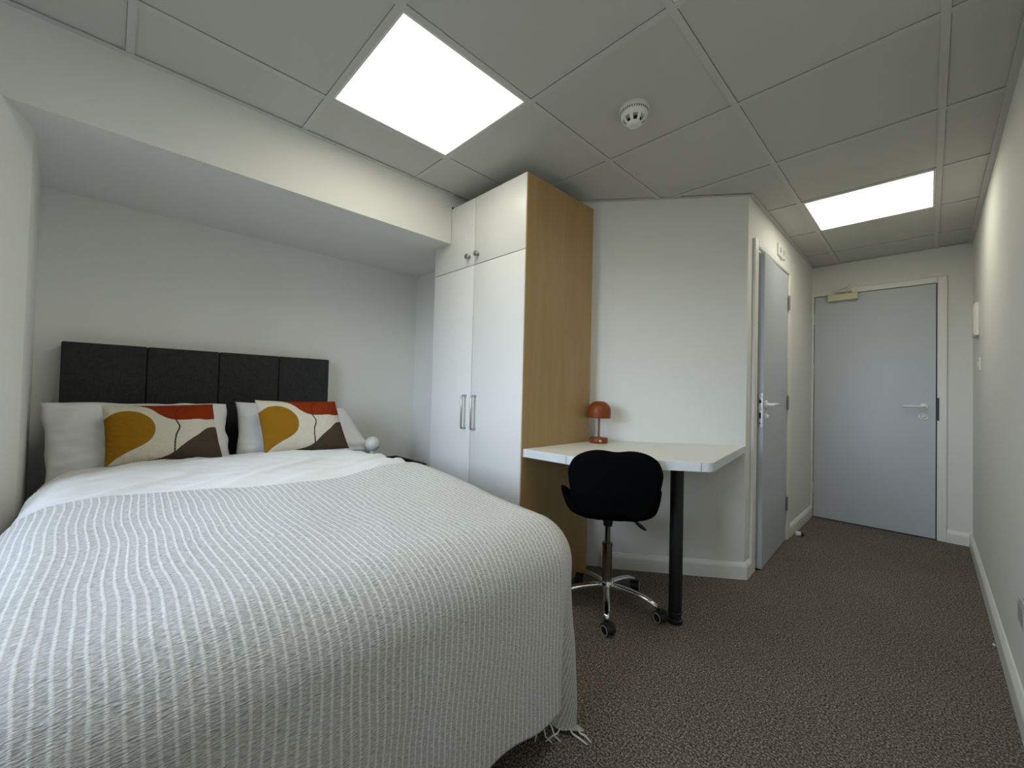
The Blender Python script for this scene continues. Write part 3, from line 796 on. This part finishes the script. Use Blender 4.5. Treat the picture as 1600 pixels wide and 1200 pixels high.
def caster_parts():
    A = bmesh.new()
    # two wheels + hood, wheel axis along y (local), trailing outward
    for s in (-1, 1):
        mt = Matrix.Translation((0.262, s * 0.0145, 0.0255)) @ Matrix.Rotation(math.radians(90), 4, 'X')
        t_ = bmesh.new(); lathe(t_, [(0, -0.009), (0.021, -0.009), (0.0255, -0.006), (0.0255, 0.006), (0.021, 0.009), (0, 0.009)], n=24, mat=mt); merge(A, t_)
    hood = bmesh.new()
    pts_ = [(0.262 + 0.029 * math.cos(a), 0.026 + 0.029 * math.sin(a)) for a in [math.radians(q) for q in range(-10, 181, 19)]]
    ins = [(0.262 + 0.0265 * math.cos(a), 0.026 + 0.0265 * math.sin(a)) for a in [math.radians(q) for q in range(-10, 181, 19)]]
    def strip(y0, y1):
        va = [hood.verts.new((p[0], y0, p[1])) for p in pts_]; vb = [hood.verts.new((p[0], y1, p[1])) for p in pts_]
        vc = [hood.verts.new((p[0], y0, p[1])) for p in ins]; vd = [hood.verts.new((p[0], y1, p[1])) for p in ins]
        for i in range(len(pts_) - 1):
            hood.faces.new((va[i], va[i + 1], vb[i + 1], vb[i])); hood.faces.new((vc[i], vd[i], vd[i + 1], vc[i + 1]))
            hood.faces.new((va[i], vc[i], vc[i + 1], va[i + 1])); hood.faces.new((vb[i], vb[i + 1], vd[i + 1], vd[i]))
        hood.faces.new((va[0], vb[0], vd[0], vc[0])); hood.faces.new((va[-1], vc[-1], vd[-1], vb[-1]))
    strip(-0.022, 0.022)
    box(hood, 0.240, 0.284, -0.004, 0.004, 0.018, 0.050)
    tube(hood, [(0.250, 0, 0.045), (0.250, 0, 0.064)], 0.009, n=12)
    merge(A, hood)
    Rs = []
    for s in (-1, 1):
        mt = Matrix.Translation((0.262, s * 0.0240, 0.0255)) @ Matrix.Rotation(math.radians(90), 4, 'X')
        t_ = bmesh.new()
        lathe(t_, [(0.0185, -0.0012), (0.0225, -0.0012), (0.0225, 0.0012), (0.0185, 0.0012), (0.0185, -0.0012)], n=24, mat=mt); Rs.append(t_)
    return A, Rs
LEG0 = math.radians(-57.8) - CR
l0 = cobj('leg', leg_bm(), M['chrome'], smooth=True)
A, Rs = caster_parts()
c0 = cobj('castor', A, M['black'], parent=l0, smooth=True, auto=40)
rings_ = [cobj('wheel_ring', r_, M['rimgrey'], parent=l0, smooth=True, auto=40) for r_ in Rs]
l0.rotation_euler = (0, 0, LEG0)
def swivel(deg):
    return Matrix.Translation((0.250, 0, 0)) @ Matrix.Rotation(math.radians(deg), 4, 'Z') @ Matrix.Translation((-0.250, 0, 0))
SWIV = [43, -30, 25, -50, 15]
for o_ in [c0] + rings_: o_.matrix_local = swivel(SWIV[0])
for k in range(1, 5):
    a = l0.copy(); C.objects.link(a); a.parent = ch; a.rotation_euler = (0, 0, LEG0 + k * math.radians(72))
    for s_ in [c0] + rings_:
        b = s_.copy(); C.objects.link(b); b.parent = a; b.matrix_local = swivel(SWIV[k])

# ---------------------------------------------------------------- bed
HBX = -2.82
bd_ = thing('bed', 'double bed with dark four-panel upholstered headboard in the alcove', 'bed', (-1.85, 0.44, 0))
obj('divan_base', bx(-2.818, -0.90, -0.145, 1.040, 0.07, 0.36, bev=0.01), M['base'], bd_)
obj('mattress', bx(-2.816, -0.90, -0.142, 1.035, 0.362, 0.585, bev=0.04, seg=3), M['matt'], bd_)
for x in (-2.7, -1.0):
    for y in (-0.1, 0.98):
        bm = bmesh.new(); lathe(bm, [(0, 0), (0.02, 0), (0.025, 0.07), (0, 0.07)], x, y, 16); obj('leg', bm, M['black'], bd_, smooth=True, auto=40)
hb = obj('headboard', bx(XL + 0.003, HBX - 0.028, -0.164, 1.046, 0.30, 1.243, bev=0.003), M['headboard'], bd_)
yy = [-0.166, 0.135, 0.4405, 0.747, 1.048]
for a, b in zip(yy, yy[1:]):
    obj('padded_panel', bx(HBX - 0.0275, HBX, a + 0.0012, b - 0.0012, 0.30, 1.247, bev=0.007, seg=3), M['headboard'], hb, smooth=True, auto=50)

# drape: rectangle-with-rounded-edge mapping
XI, YI0, YI1, RR = -0.912, -0.060, 0.972, 0.140
def ztop(x, y):
    z = 0.722
    if x < -2.1: z -= 0.030 * min(1.0, (-2.1 - x) / 0.3)
    if x > -1.9: z -= 0.060 * ((x + 1.9) / 0.975) ** 1.8
    yc = (y - 0.45) / 0.55
    z += 0.012 * (1 - yc * yc)
    return z
def drape(cx, cyy, off, wr, corner=True, flare=0.0):
    """cloth coordinates -> position. cx beyond XI hangs at the foot, cyy beyond YI0/YI1 hangs at the sides"""
    qx = min(cx, XI); qy = min(max(cyy, YI0), YI1)
    dx_, dy_ = cx - qx, cyy - qy
    dd = math.hypot(dx_, dy_)
    z0 = ztop(qx, qy)
    lump = wr * (noise.noise(Vector((cx * 2.2, cyy * 2.6, off * 10))) * 1.0 + 0.45 * noise.noise(Vector((cx * 6 + 3, cyy * 5, 1.7))))
    if dd < 1e-7: return Vector((qx, qy, z0 + off + lump)), 0.0
    nx, ny = dx_ / dd, dy_ / dd
    arc = RR * math.pi / 2
    if dd < arc:
        a = dd / RR; h_ = RR * math.sin(a); dz = RR * (1 - math.cos(a)); o_h = off * math.sin(a); o_v = off * math.cos(a)
        drop = 0
    else:
        drop = dd - arc; h_ = RR; dz = RR + drop; o_h = off; o_v = 0
    lf = max(0.0, 1 - dd / arc)
    h_ += flare * drop
    th = math.atan2(abs(dy_), dx_) if dx_ > 0 else math.pi / 2
    if drop > 0:
        # gentle vertical waves on the hanging part
        tt = cyy if abs(dx_) > abs(dy_) else cx
        h_ += drop * 0.035 * noise.noise(Vector((tt * 5.0, drop * 1.2, 4.2)))
        if corner and dx_ > 0 and abs(dy_) > 0:
            deg = math.degrees(th)
            s_ = min(1, drop / 0.25) * min(1.0, drop * 2.2)
            h_ += s_ * (-0.095 * math.exp(-((deg - 21) / 8.5) ** 2) + 0.026 * math.exp(-((deg - 42) / 9) ** 2) - 0.02 * math.exp(-((deg - 62) / 8) ** 2) + 0.04 * math.exp(-((deg - 78) / 8) ** 2))
    p = Vector((qx + nx * (h_ + o_h), qy + ny * (h_ + o_h), z0 - dz + o_v + lump * lf))
    if p.z < 0.012 + off * 0.3:
        ex = 0.012 + off * 0.3 - p.z
        p.x += nx * ex * 0.4; p.y += ny * ex * 0.4; p.z = 0.012 + off * 0.3 + 0.002 * math.sin(ex * 60)
    return p, drop
def cloth(name, xs_, ys_, off, wr, m, extra=None, uv=False, thick=0.004, hem=None, **k):
    nx_, ny_ = len(xs_), len(ys_)
    verts = []; uvs = []
    for i, cx in enumerate(xs_):
        for j, cyy in enumerate(ys_):
            ccx = cx
            if hem: ccx = hem(cx, cyy)
            p, dr = drape(ccx, cyy, off, wr, **k)
            if extra: p = extra(p, ccx, cyy, dr)
            verts.append(p); uvs.append((cyy, ccx))
    faces = [(i * ny_ + j, (i + 1) * ny_ + j, (i + 1) * ny_ + j + 1, i * ny_ + j + 1) for i in range(nx_ - 1) for j in range(ny_ - 1)]
    me = bpy.data.meshes.new(name); me.from_pydata(verts, [], faces); me.validate()
    if uv:
        ul = me.uv_layers.new(name='cloth')
        for lp in me.loops:
            a, b = uvs[lp.vertex_index]
            # the ribs meander a little where the cloth was pulled
            wob = 0.022 * noise.noise(Vector((a * 1.6, b * 2.3, 9.1))) + 0.010 * noise.noise(Vector((a * 4, b * 6, 2.1)))
            wob -= 0.022 * math.tanh((b + 1.12) / 0.07) * math.exp(-((a - 0.42) / 0.20) ** 2) + 0.012 * math.tanh((b + 1.35) / 0.06) * math.exp(-((a - 0.75) / 0.15) ** 2)
            ul.data[lp.index].uv = (a + wob, b)
    me.shade_smooth(); me.materials.append(m)
    o = bpy.data.objects.new(name, me); C.objects.link(o)
    s = o.modifiers.new('thickness', 'SOLIDIFY'); s.thickness = thick; s.offset = -1
    return o
def frange(a, b, n): return [a + (b - a) * i / (n - 1) for i in range(n)]
def duv_wr(p, cx, cyy, dr):
    # creases of the plain duvet between pillows and throw
    f = max(0.0, min(1.0, (-1.52 - cx) / 0.2))
    w1 = noise.noise(Vector((cx * 9 + cyy * 3, cyy * 3.0, 0.3))); w2 = noise.noise(Vector((cx * 22 - cyy * 8, cyy * 6, 5.3)))
    w3 = 1 - abs(noise.noise(Vector((cx * 7 + cyy * 4.5, cyy * 2.2, 7.7)))) * 2
    p.z += f * (0.009 * w1 + 0.004 * w2 + 0.022 * max(0, w3 - 0.45))
    return p
arc = RR * math.pi / 2
dv = cloth('duvet', frange(-2.52, XI + arc + 0.30, 230), frange(YI0 - arc - 0.30, YI1 + arc + 0.30, 190), 0.0, 0.014, M['linen'], extra=duv_wr, thick=0.03)
tag(dv, 'plain white duvet, seen between the pillows and the ribbed throw', 'duvet')
LA_, LB_ = arc + 0.42, arc + 0.26
def throw_fn(p, cx, cyy, dr): 
    f = max(0.0, min(1.0, (-1.35 - cx) / 0.3))
    d_ = 0.0
    if cx < -1.0:
        d_ = 0.0
    w3 = noise.noise(Vector((cx * 40, cyy * 12, 3.3)))
    p.z += 0.0012 * w3
    w1 = noise.noise(Vector((cx * 9 + cyy * 3, cyy * 3.0, 0.3)))
    p.z += f * 0.006 * abs(w1)
    return p
def hem(cx, cyy):
    # ragged edges: head edge slightly skewed, foot hem wavy
    t_ = (cx - TX0) / (XI + LA_ - TX0)
    skew = 0.13 * math.exp(-((cyy - 0.5) / 0.27) ** 2) - 0.02
    a = (1 - t_) ** 3 * (skew + 0.012 * math.sin(cyy * 9)) + t_ ** 6 * (0.006 * math.sin(cyy * 23) + 0.02 * (cyy < 9) * math.sin(cyy * 4.1 + 1.0))
    return cx + a
TX0 = -1.62
th = cloth('throw', frange(TX0, XI + LA_, 230), frange(YI0 - arc - 0.20, YI1 + LB_, 230), 0.010, 0.014, M['throw'], extra=throw_fn, uv=True, thick=0.003, hem=hem)
tag(th, 'off-white ribbed cotton throw spread over the foot of the bed', 'blanket')
# tassels at the hanging corner
random.seed(5)
pc, _ = drape(XI + LA_ - 0.005, YI1 + LB_ - 0.005, 0.010, 0.014)
for k in range(7):
    s = k / 6
    a, _ = drape(XI + LA_ - 0.004, YI1 + LB_ * (0.42 + 0.50 * s), 0.010, 0.014)
    p0 = a + Vector((0, 0, 0.002)); L_ = 0.035 + random.random() * 0.025
    an = random.uniform(-1.9, 0.3)
    dr = Vector((math.cos(an), math.sin(an), 0))
    pts_ = [p0, p0 + dr * 0.010 + Vector((0, 0, -0.010)), p0 + dr * (L_ * 0.5) + Vector((random.uniform(-.006, .006), random.uniform(-.006, .006), 0)), p0 + dr * L_ + Vector((random.uniform(-.012, .012), random.uniform(-.012, .012), 0))]
    pts_ = [Vector((q.x, q.y, max(q.z, 0.005) if i_ < 2 else 0.0045)) for i_, q in enumerate(pts_)]
    bm = bmesh.new(); tube(bm, pts_, [0.002, 0.003, 0.003, 0.0018], n=6)
    obj('tassel', bm, M['fringe'], th, smooth=True, loc=(0, 0, 0))

# pillows and cushions: four 3D corners, inflated
def puff(name, TL, TR, BR, BL, thick, m, nu=60, nv=40, pinch=0.06, wr=0.01, seed=0.0, col=None, ex=4.0, wrs=6):
    TL, TR, BR, BL = map(Vector, (TL, TR, BR, BL))
    n_ = (BR - BL).cross(TL - BL).normalized()
    if n_.x < 0: n_ = -n_
    verts = []; idx = {}; cols = []
    def pos(u, v, side):
        pu = u * (1 - pinch * (1 - v * v)); pv = v * (1 - pinch * 1.2 * (1 - u * u))
        s, t_ = (pu + 1) / 2, (pv + 1) / 2
        p = BL * (1 - s) * (1 - t_) + BR * s * (1 - t_) + TR * s * t_ + TL * (1 - s) * t_
        hgt = thick / 2 * ((1 - abs(u) ** ex) * (1 - abs(v) ** ex)) ** 0.55
        rim = 1 - (1 - u ** 2) * (1 - v ** 2)
        w_ = wr * (noise.noise(Vector((u * wrs * 0.6 + seed, v * wrs * 0.6, side * 3.0))) * 0.7 + 0.5 * noise.noise(Vector((u * wrs * 1.6 + seed, v * wrs * 1.6, side * 5.0 + 2)))) * (0.35 + rim)
        edge = (1 - u * u) ** 0.5 * (1 - v * v) ** 0.5 if abs(u) < 1 and abs(v) < 1 else 0
        p = p + n_ * side * (hgt + w_ * min(1, edge * 3))
        if edge == 0:
            p = p + n_ * wr * 0.6 * noise.noise(Vector((u * 2.5 + seed, v * 2.5, 0)))
            q_ = noise.noise(Vector((u * 2.4 + seed * 2, v * 2.4, 7)))
            p = p + (BR - BL).normalized() * (wr * 0.6 * q_ * abs(u)) + (TL - BL).normalized() * (wr * 0.5 * q_ * abs(v))
        return p
    faces = []
    for side in (1, -1):
        for j in range(nv + 1):
            for i in range(nu + 1):
                u = -1 + 2 * i / nu; v = -1 + 2 * j / nv
                bd2 = i in (0, nu) or j in (0, nv)
                if bd2 and side == -1: idx[(i, j, -1)] = idx[(i, j, 1)]; continue
                idx[(i, j, side)] = len(verts); verts.append(pos(u, v, side))
                cols.append((*col((u + 1) / 2, (v + 1) / 2), 1) if col and (side == 1) else (0.62, 0.58, 0.47, 1))
        for j in range(nv):
            for i in range(nu):
                f = (idx[(i, j, side)], idx[(i + 1, j, side)], idx[(i + 1, j + 1, side)], idx[(i, j + 1, side)])
                faces.append(f if side == 1 else f[::-1])
    me = bpy.data.meshes.new(name); me.from_pydata(verts, [], faces)
    if col:
        ca = me.color_attributes.new(name='print', type='FLOAT_COLOR', domain='POINT')
        ca.data.foreach_set('color', np.array(cols, dtype=np.float32).ravel())
    me.materials.append(m); me.shade_smooth()
    o = bpy.data.objects.new(name, me); C.objects.link(o)
    return o
def inv_bilin(px, py, TL, TR, BR, BL):
    u, v = 0.5, 0.5
    for _ in range(12):
        x = (1 - u) * (1 - v) * BL[0] + u * (1 - v) * BR[0] + u * v * TR[0] + (1 - u) * v * TL[0] - px
        y = (1 - u) * (1 - v) * BL[1] + u * (1 - v) * BR[1] + u * v * TR[1] + (1 - u) * v * TL[1] - py
        xu = (1 - v) * (BR[0] - BL[0]) + v * (TR[0] - TL[0]); xv = (1 - u) * (TL[0] - BL[0]) + u * (TR[0] - BR[0])
        yu = (1 - v) * (BR[1] - BL[1]) + v * (TR[1] - TL[1]); yv = (1 - u) * (TL[1] - BL[1]) + u * (TR[1] - BR[1])
        det = xu * yv - xv * yu
        u -= (x * yv - y * xv) / det; v -= (xu * y - yu * x) / det
    return u, v
Q = ((130, 180), (1395, 162), (1490, 768), (178, 892))
def conv(pl): return [inv_bilin(a, b, *Q) for a, b in pl]
def smooth_poly(p, it=2):
    for _ in range(it):
        q = []
        for i in range(len(p)):
            a, b = p[i - 1], p[i]
            q += [(a[0] * .75 + b[0] * .25, a[1] * .75 + b[1] * .25), (a[0] * .25 + b[0] * .75, a[1] * .25 + b[1] * .75)]
        p = q
    return p
OCHRE = smooth_poly(conv([(60, 400), (165, 345), (250, 285), (400, 258), (530, 285), (630, 345), (680, 420), (688, 490), (665, 570), (600, 640), (500, 700), (390, 750), (270, 825), (200, 895), (60, 990)]))
RED = smooth_poly(conv([(330, 168), (420, 182), (540, 196), (630, 232), (710, 290), (780, 335), (850, 362), (950, 375), (1070, 368), (1190, 356), (1300, 366), (1420, 345), (1500, 300), (1500, 60), (1400, 40), (700, 60), (330, 100)]), 1)
BROWN = smooth_poly(conv([(500, 862), (620, 838), (740, 815), (840, 778), (920, 730), (1000, 662), (1090, 598), (1190, 540), (1270, 480), (1330, 450), (1420, 440), (1560, 440), (1650, 900), (1000, 1000), (480, 1000)]), 1)
LINE = conv([(1010, 205), (950, 240), (918, 290), (915, 360), (940, 400), (965, 440), (958, 480), (925, 540), (908, 620), (903, 745)])
def inside(p, x, y):
    c = False; n = len(p)
    for i in range(n):
        (x1, y1), (x2, y2) = p[i - 1], p[i]
        if (y1 > y) != (y2 > y) and x < (x2 - x1) * (y - y1) / (y2 - y1) + x1: c = not c
    return c
def dline(p, x, y):
    m_ = 9
    for (x1, y1), (x2, y2) in zip(p, p[1:]):
        vx, vy = (x2 - x1) * 1.5, y2 - y1; wx, wy = (x - x1) * 1.5, y - y1
        t_ = max(0, min(1, (wx * vx + wy * vy) / (vx * vx + vy * vy)))
        m_ = min(m_, math.hypot(wx - t_ * vx, wy - t_ * vy))
    return m_
cache = {}
def art(u, v):
    k = (round(u, 4), round(v, 4))
    if k in cache: return cache[k]
    red = inside(RED, u, v)
    c = (0.66, 0.62, 0.51)
    if red: c = (0.24, 0.030, 0.005)
    elif inside(BROWN, u, v): c = (0.075, 0.052, 0.034)
    elif inside(OCHRE, u, v): c = (0.31, 0.150, 0.010)
    if dline(LINE, u, v) < 0.0115: c = (0.16, 0.025, 0.010) if red else (0.055, 0.035, 0.022)
    cache[k] = c
    return c

p1 = puff('pillow', (-2.715, -0.215, 0.965), (-2.715, 0.468, 0.960), (-2.575, 0.475, 0.64), (-2.575, -0.185, 0.62), 0.17, M['linen'], wr=0.022, seed=1.3, pinch=0.045, nu=70, nv=50, wrs=3.2)
tag(p1, 'large white pillow against the headboard on the column side', 'pillow', 'white bed pillows')
p2 = puff('pillow', (-2.715, 0.505, 0.970), (-2.71, 1.110, 0.925), (-2.575, 1.265, 0.64), (-2.575, 0.490, 0.64), 0.17, M['linen'], wr=0.018, seed=6.1, pinch=0.03, nu=70, nv=50, wrs=3.5)
tag(p2, 'white pillow nearer the wardrobe, slumped at its right end', 'pillow', 'white bed pillows')
k1 = puff('cushion', (-2.535, -0.022, 0.958), (-2.535, 0.376, 0.963), (-2.455, 0.412, 0.706), (-2.455, -0.004, 0.700), 0.10, M['print'], nu=230, nv=160, wr=0.004, seed=2.2, pinch=0.03, col=art)
tag(k1, 'patterned ochre, red and brown cushion before the column-side pillow', 'cushion', 'abstract print cushions')
k2 = puff('cushion', (-2.535, 0.558, 0.984), (-2.535, 0.982, 0.978), (-2.455, 1.045, 0.698), (-2.455, 0.594, 0.704), 0.10, M['print'], nu=230, nv=160, wr=0.004, seed=4.9, pinch=0.035, col=art)
tag(k2, 'patterned ochre, red and brown cushion nearer the wardrobe', 'cushion', 'abstract print cushions')

# ---------------------------------------------------------------- bedside table and globe lamp
t = thing('bedside_table', 'low black bedside table between the bed and the wardrobe', 'table', (-2.465, 1.31, 0))
bm = boxes((-2.66, -2.27, 1.15, 1.475, 0.560, 0.575))
box(bm, -2.66, -2.27, 1.463, 1.475, 0.575, 0.590, bev=0.003)
box(bm, -2.66, -2.27, 1.15, 1.162, 0.575, 0.590, bev=0.003)
box(bm, -2.66, -2.648, 1.162, 1.463, 0.575, 0.590, bev=0.003)
box(bm, -2.282, -2.27, 1.162, 1.463, 0.575, 0.590, bev=0.003)
obj('table_top', bm, M['tableblack'], t)
for x in (-2.645, -2.285):
    for y in (1.165, 1.46):
        obj('leg', bx(x - 0.012, x + 0.012, y - 0.012, y + 0.012, 0, 0.5598, bev=0.002), M['tableblack'], t)
obj('shelf', bx(-2.632, -2.298, 1.178, 1.447, 0.20, 0.215), M['tableblack'], t)
gx, gy = -2.500, 1.215
t = thing('globe_lamp', 'small unlit white globe lamp half hidden behind the pillow', 'lamp', (gx, gy, 0.575))
bm = bmesh.new(); lathe(bm, [(0, 0.5752), (0.038, 0.5752), (0.040, 0.582), (0.030, 0.590), (0.016, 0.594), (0.014, 0.664), (0, 0.664)], gx, gy, 28)
obj('base', bm, M['plastic'], t, smooth=True, auto=40)
bm = bmesh.new()
prof = [(0.047 * math.sin(a), 0.708 - 0.047 * math.cos(a)) for a in [math.pi * k / 20 for k in range(21)]]
prof[0] = (0, prof[0][1]); prof[-1] = (0, prof[-1][1])
lathe(bm, prof, gx, gy, 36)
obj('lamp_shade', bm, M['globe'], t, smooth=True)

# ---------------------------------------------------------------- small fittings
# smoke detector
sx_, sy2 = -0.880, 1.550
t = thing('smoke_detector', 'white round smoke detector on the ceiling tile beyond the light panel', 'detector', (sx_, sy2, H))
Z = H + 0.0045
bm = bmesh.new(); lathe(bm, [(0, Z), (0.062, Z), (0.062, Z - 0.012), (0.058, Z - 0.016), (0, Z - 0.016)], sx_, sy2, 48)
bb = obj('base', bm, M['plastic'], t, smooth=True, auto=40)
bm = bmesh.new(); lathe(bm, [(0, Z - 0.0161), (0.056, Z - 0.0161), (0.0565, Z - 0.026), (0.053, Z - 0.040), (0.047, Z - 0.046), (0.0, Z - 0.046)], sx_, sy2, 48)
obj('body', bm, M['plastic'], t, smooth=True, auto=40)
bm = bmesh.new()
for k in range(36):
    a = 2 * math.pi * k / 36
    t_ = bmesh.new(); box(t_, 0.0555, 0.0572, -0.0016, 0.0016, Z - 0.025, Z - 0.0165)
    merge(bm, t_, Matrix.Translation((sx_, sy2, 0)) @ Matrix.Rotation(a, 4, 'Z'))
so = obj('vent_slots', bm, M['dark'], t); so['kind'] = 'stuff'
bm = bmesh.new(); lathe(bm, [(0, Z - 0.0461), (0.028, Z - 0.0461), (0.030, Z - 0.064), (0.0, Z - 0.064)], sx_, sy2, 32)
obj('sensor_core', bm, M['dark'], t, smooth=True, auto=40)
bm = bmesh.new(); lathe(bm, [(0, Z - 0.0641), (0.032, Z - 0.0641), (0.031, Z - 0.067), (0.021, Z - 0.075), (0.0185, Z - 0.0752), (0.0185, Z - 0.0738), (0.0175, Z - 0.0738), (0.0175, Z - 0.0757), (0, Z - 0.076)], sx_, sy2, 36)
obj('cap', bm, M['plastic'], t, smooth=True, auto=40)
for k in range(8):
    a = 2 * math.pi * (k + 0.3) / 8
    bm = bmesh.new(); t_ = bmesh.new(); tube(t_, [(0.046, 0, Z - 0.045), (0.041, 0, Z - 0.055), (0.030, 0, Z - 0.0655)], [0.0075, 0.0075, 0.006], n=8, flat=0.45)
    merge(bm, t_, Matrix.Translation((sx_, sy2, 0)) @ Matrix.Rotation(a, 4, 'Z'))
    obj('rib', bm, M['plastic'], t, smooth=True, auto=40)

# double switch plate over door_1
t = thing('isolator_switch', 'white double switch plate high above the slim open door', 'switch', (XP, 3.43, 2.12))
pl = obj('plate', bx(XP, XP + 0.012, 3.345, 3.530, 2.078, 2.164, bev=0.003), M['plastic'], t)
obj('rocker', bx(XP + 0.0121, XP + 0.017, 3.378, 3.402, 2.105, 2.138, bev=0.002), M['rimgrey'], t)
obj('rocker', bx(XP + 0.0121, XP + 0.017, 3.462, 3.486, 2.105, 2.138, bev=0.002), M['rimgrey'], t)
obj('cable_entry', bx(XP + 0.0005, XP + 0.013, 3.425, 3.455, 2.068, 2.0778), M['plastic'], t)

# panel, thermostat and socket on the right wall
t = thing('wall_panel', 'small white box mounted high on the right wall near the entrance', 'panel', (XR, 4.12, 1.6))
obj('housing', bx(XR - 0.021, XR, 4.02, 4.22, 1.505, 1.722, bev=0.003), M['plastic'], t)
obj('cover', bx(XR - 0.025, XR - 0.0211, 4.03, 4.21, 1.515, 1.712, bev=0.0018), M['plastic'], t)
t = thing('light_switch', 'tiny white light switch below the box on the right wall', 'switch', (XR, 3.9, 1.3))
obj('plate', bx(XR - 0.010, XR, 3.865, 3.950, 1.265, 1.350, bev=0.003), M['plastic'], t)
obj('rocker', bx(XR - 0.015, XR - 0.0101, 3.895, 3.920, 1.290, 1.325, bev=0.002), M['plastic'], t)
t = thing('wall_socket', 'grey wall socket at the right edge above the skirting board', 'socket', (XR, 2.16, 0.36))
obj('plate', bx(XR - 0.010, XR, 2.105, 2.245, 0.322, 0.408, bev=0.004), M['rimgrey'], t)
obj('socket_face', bx(XR - 0.013, XR - 0.0101, 2.115, 2.235, 0.332, 0.398, bev=0.002), M['rimgrey'], t)

# door stop on the carpet
t = thing('door_stop', 'small white door stop with black tip on the carpet', 'door stop', (XP + 0.05, 3.845, 0))
bm = bmesh.new(); tube(bm, [(XP + 0.035, 3.835, 0.019), (XP + 0.062, 3.848, 0.019)], [0.019, 0.017], n=20); obj('body', bm, M['plastic'], t, smooth=True, auto=40)
bm = bmesh.new(); tube(bm, [(XP + 0.0622, 3.848, 0.018), (XP + 0.080, 3.857, 0.016)], [0.015, 0.014], n=16); obj('rubber_tip', bm, M['black'], t, smooth=True, auto=40)
bm = bmesh.new(); box(bm, 0.197, 0.205, 2.80, 2.818, 0.0005, 0.005, bev=0.001)
tag(obj('paper_scrap', bm, M['plastic']), 'tiny white scrap on the carpet beside the right skirting', 'scrap')
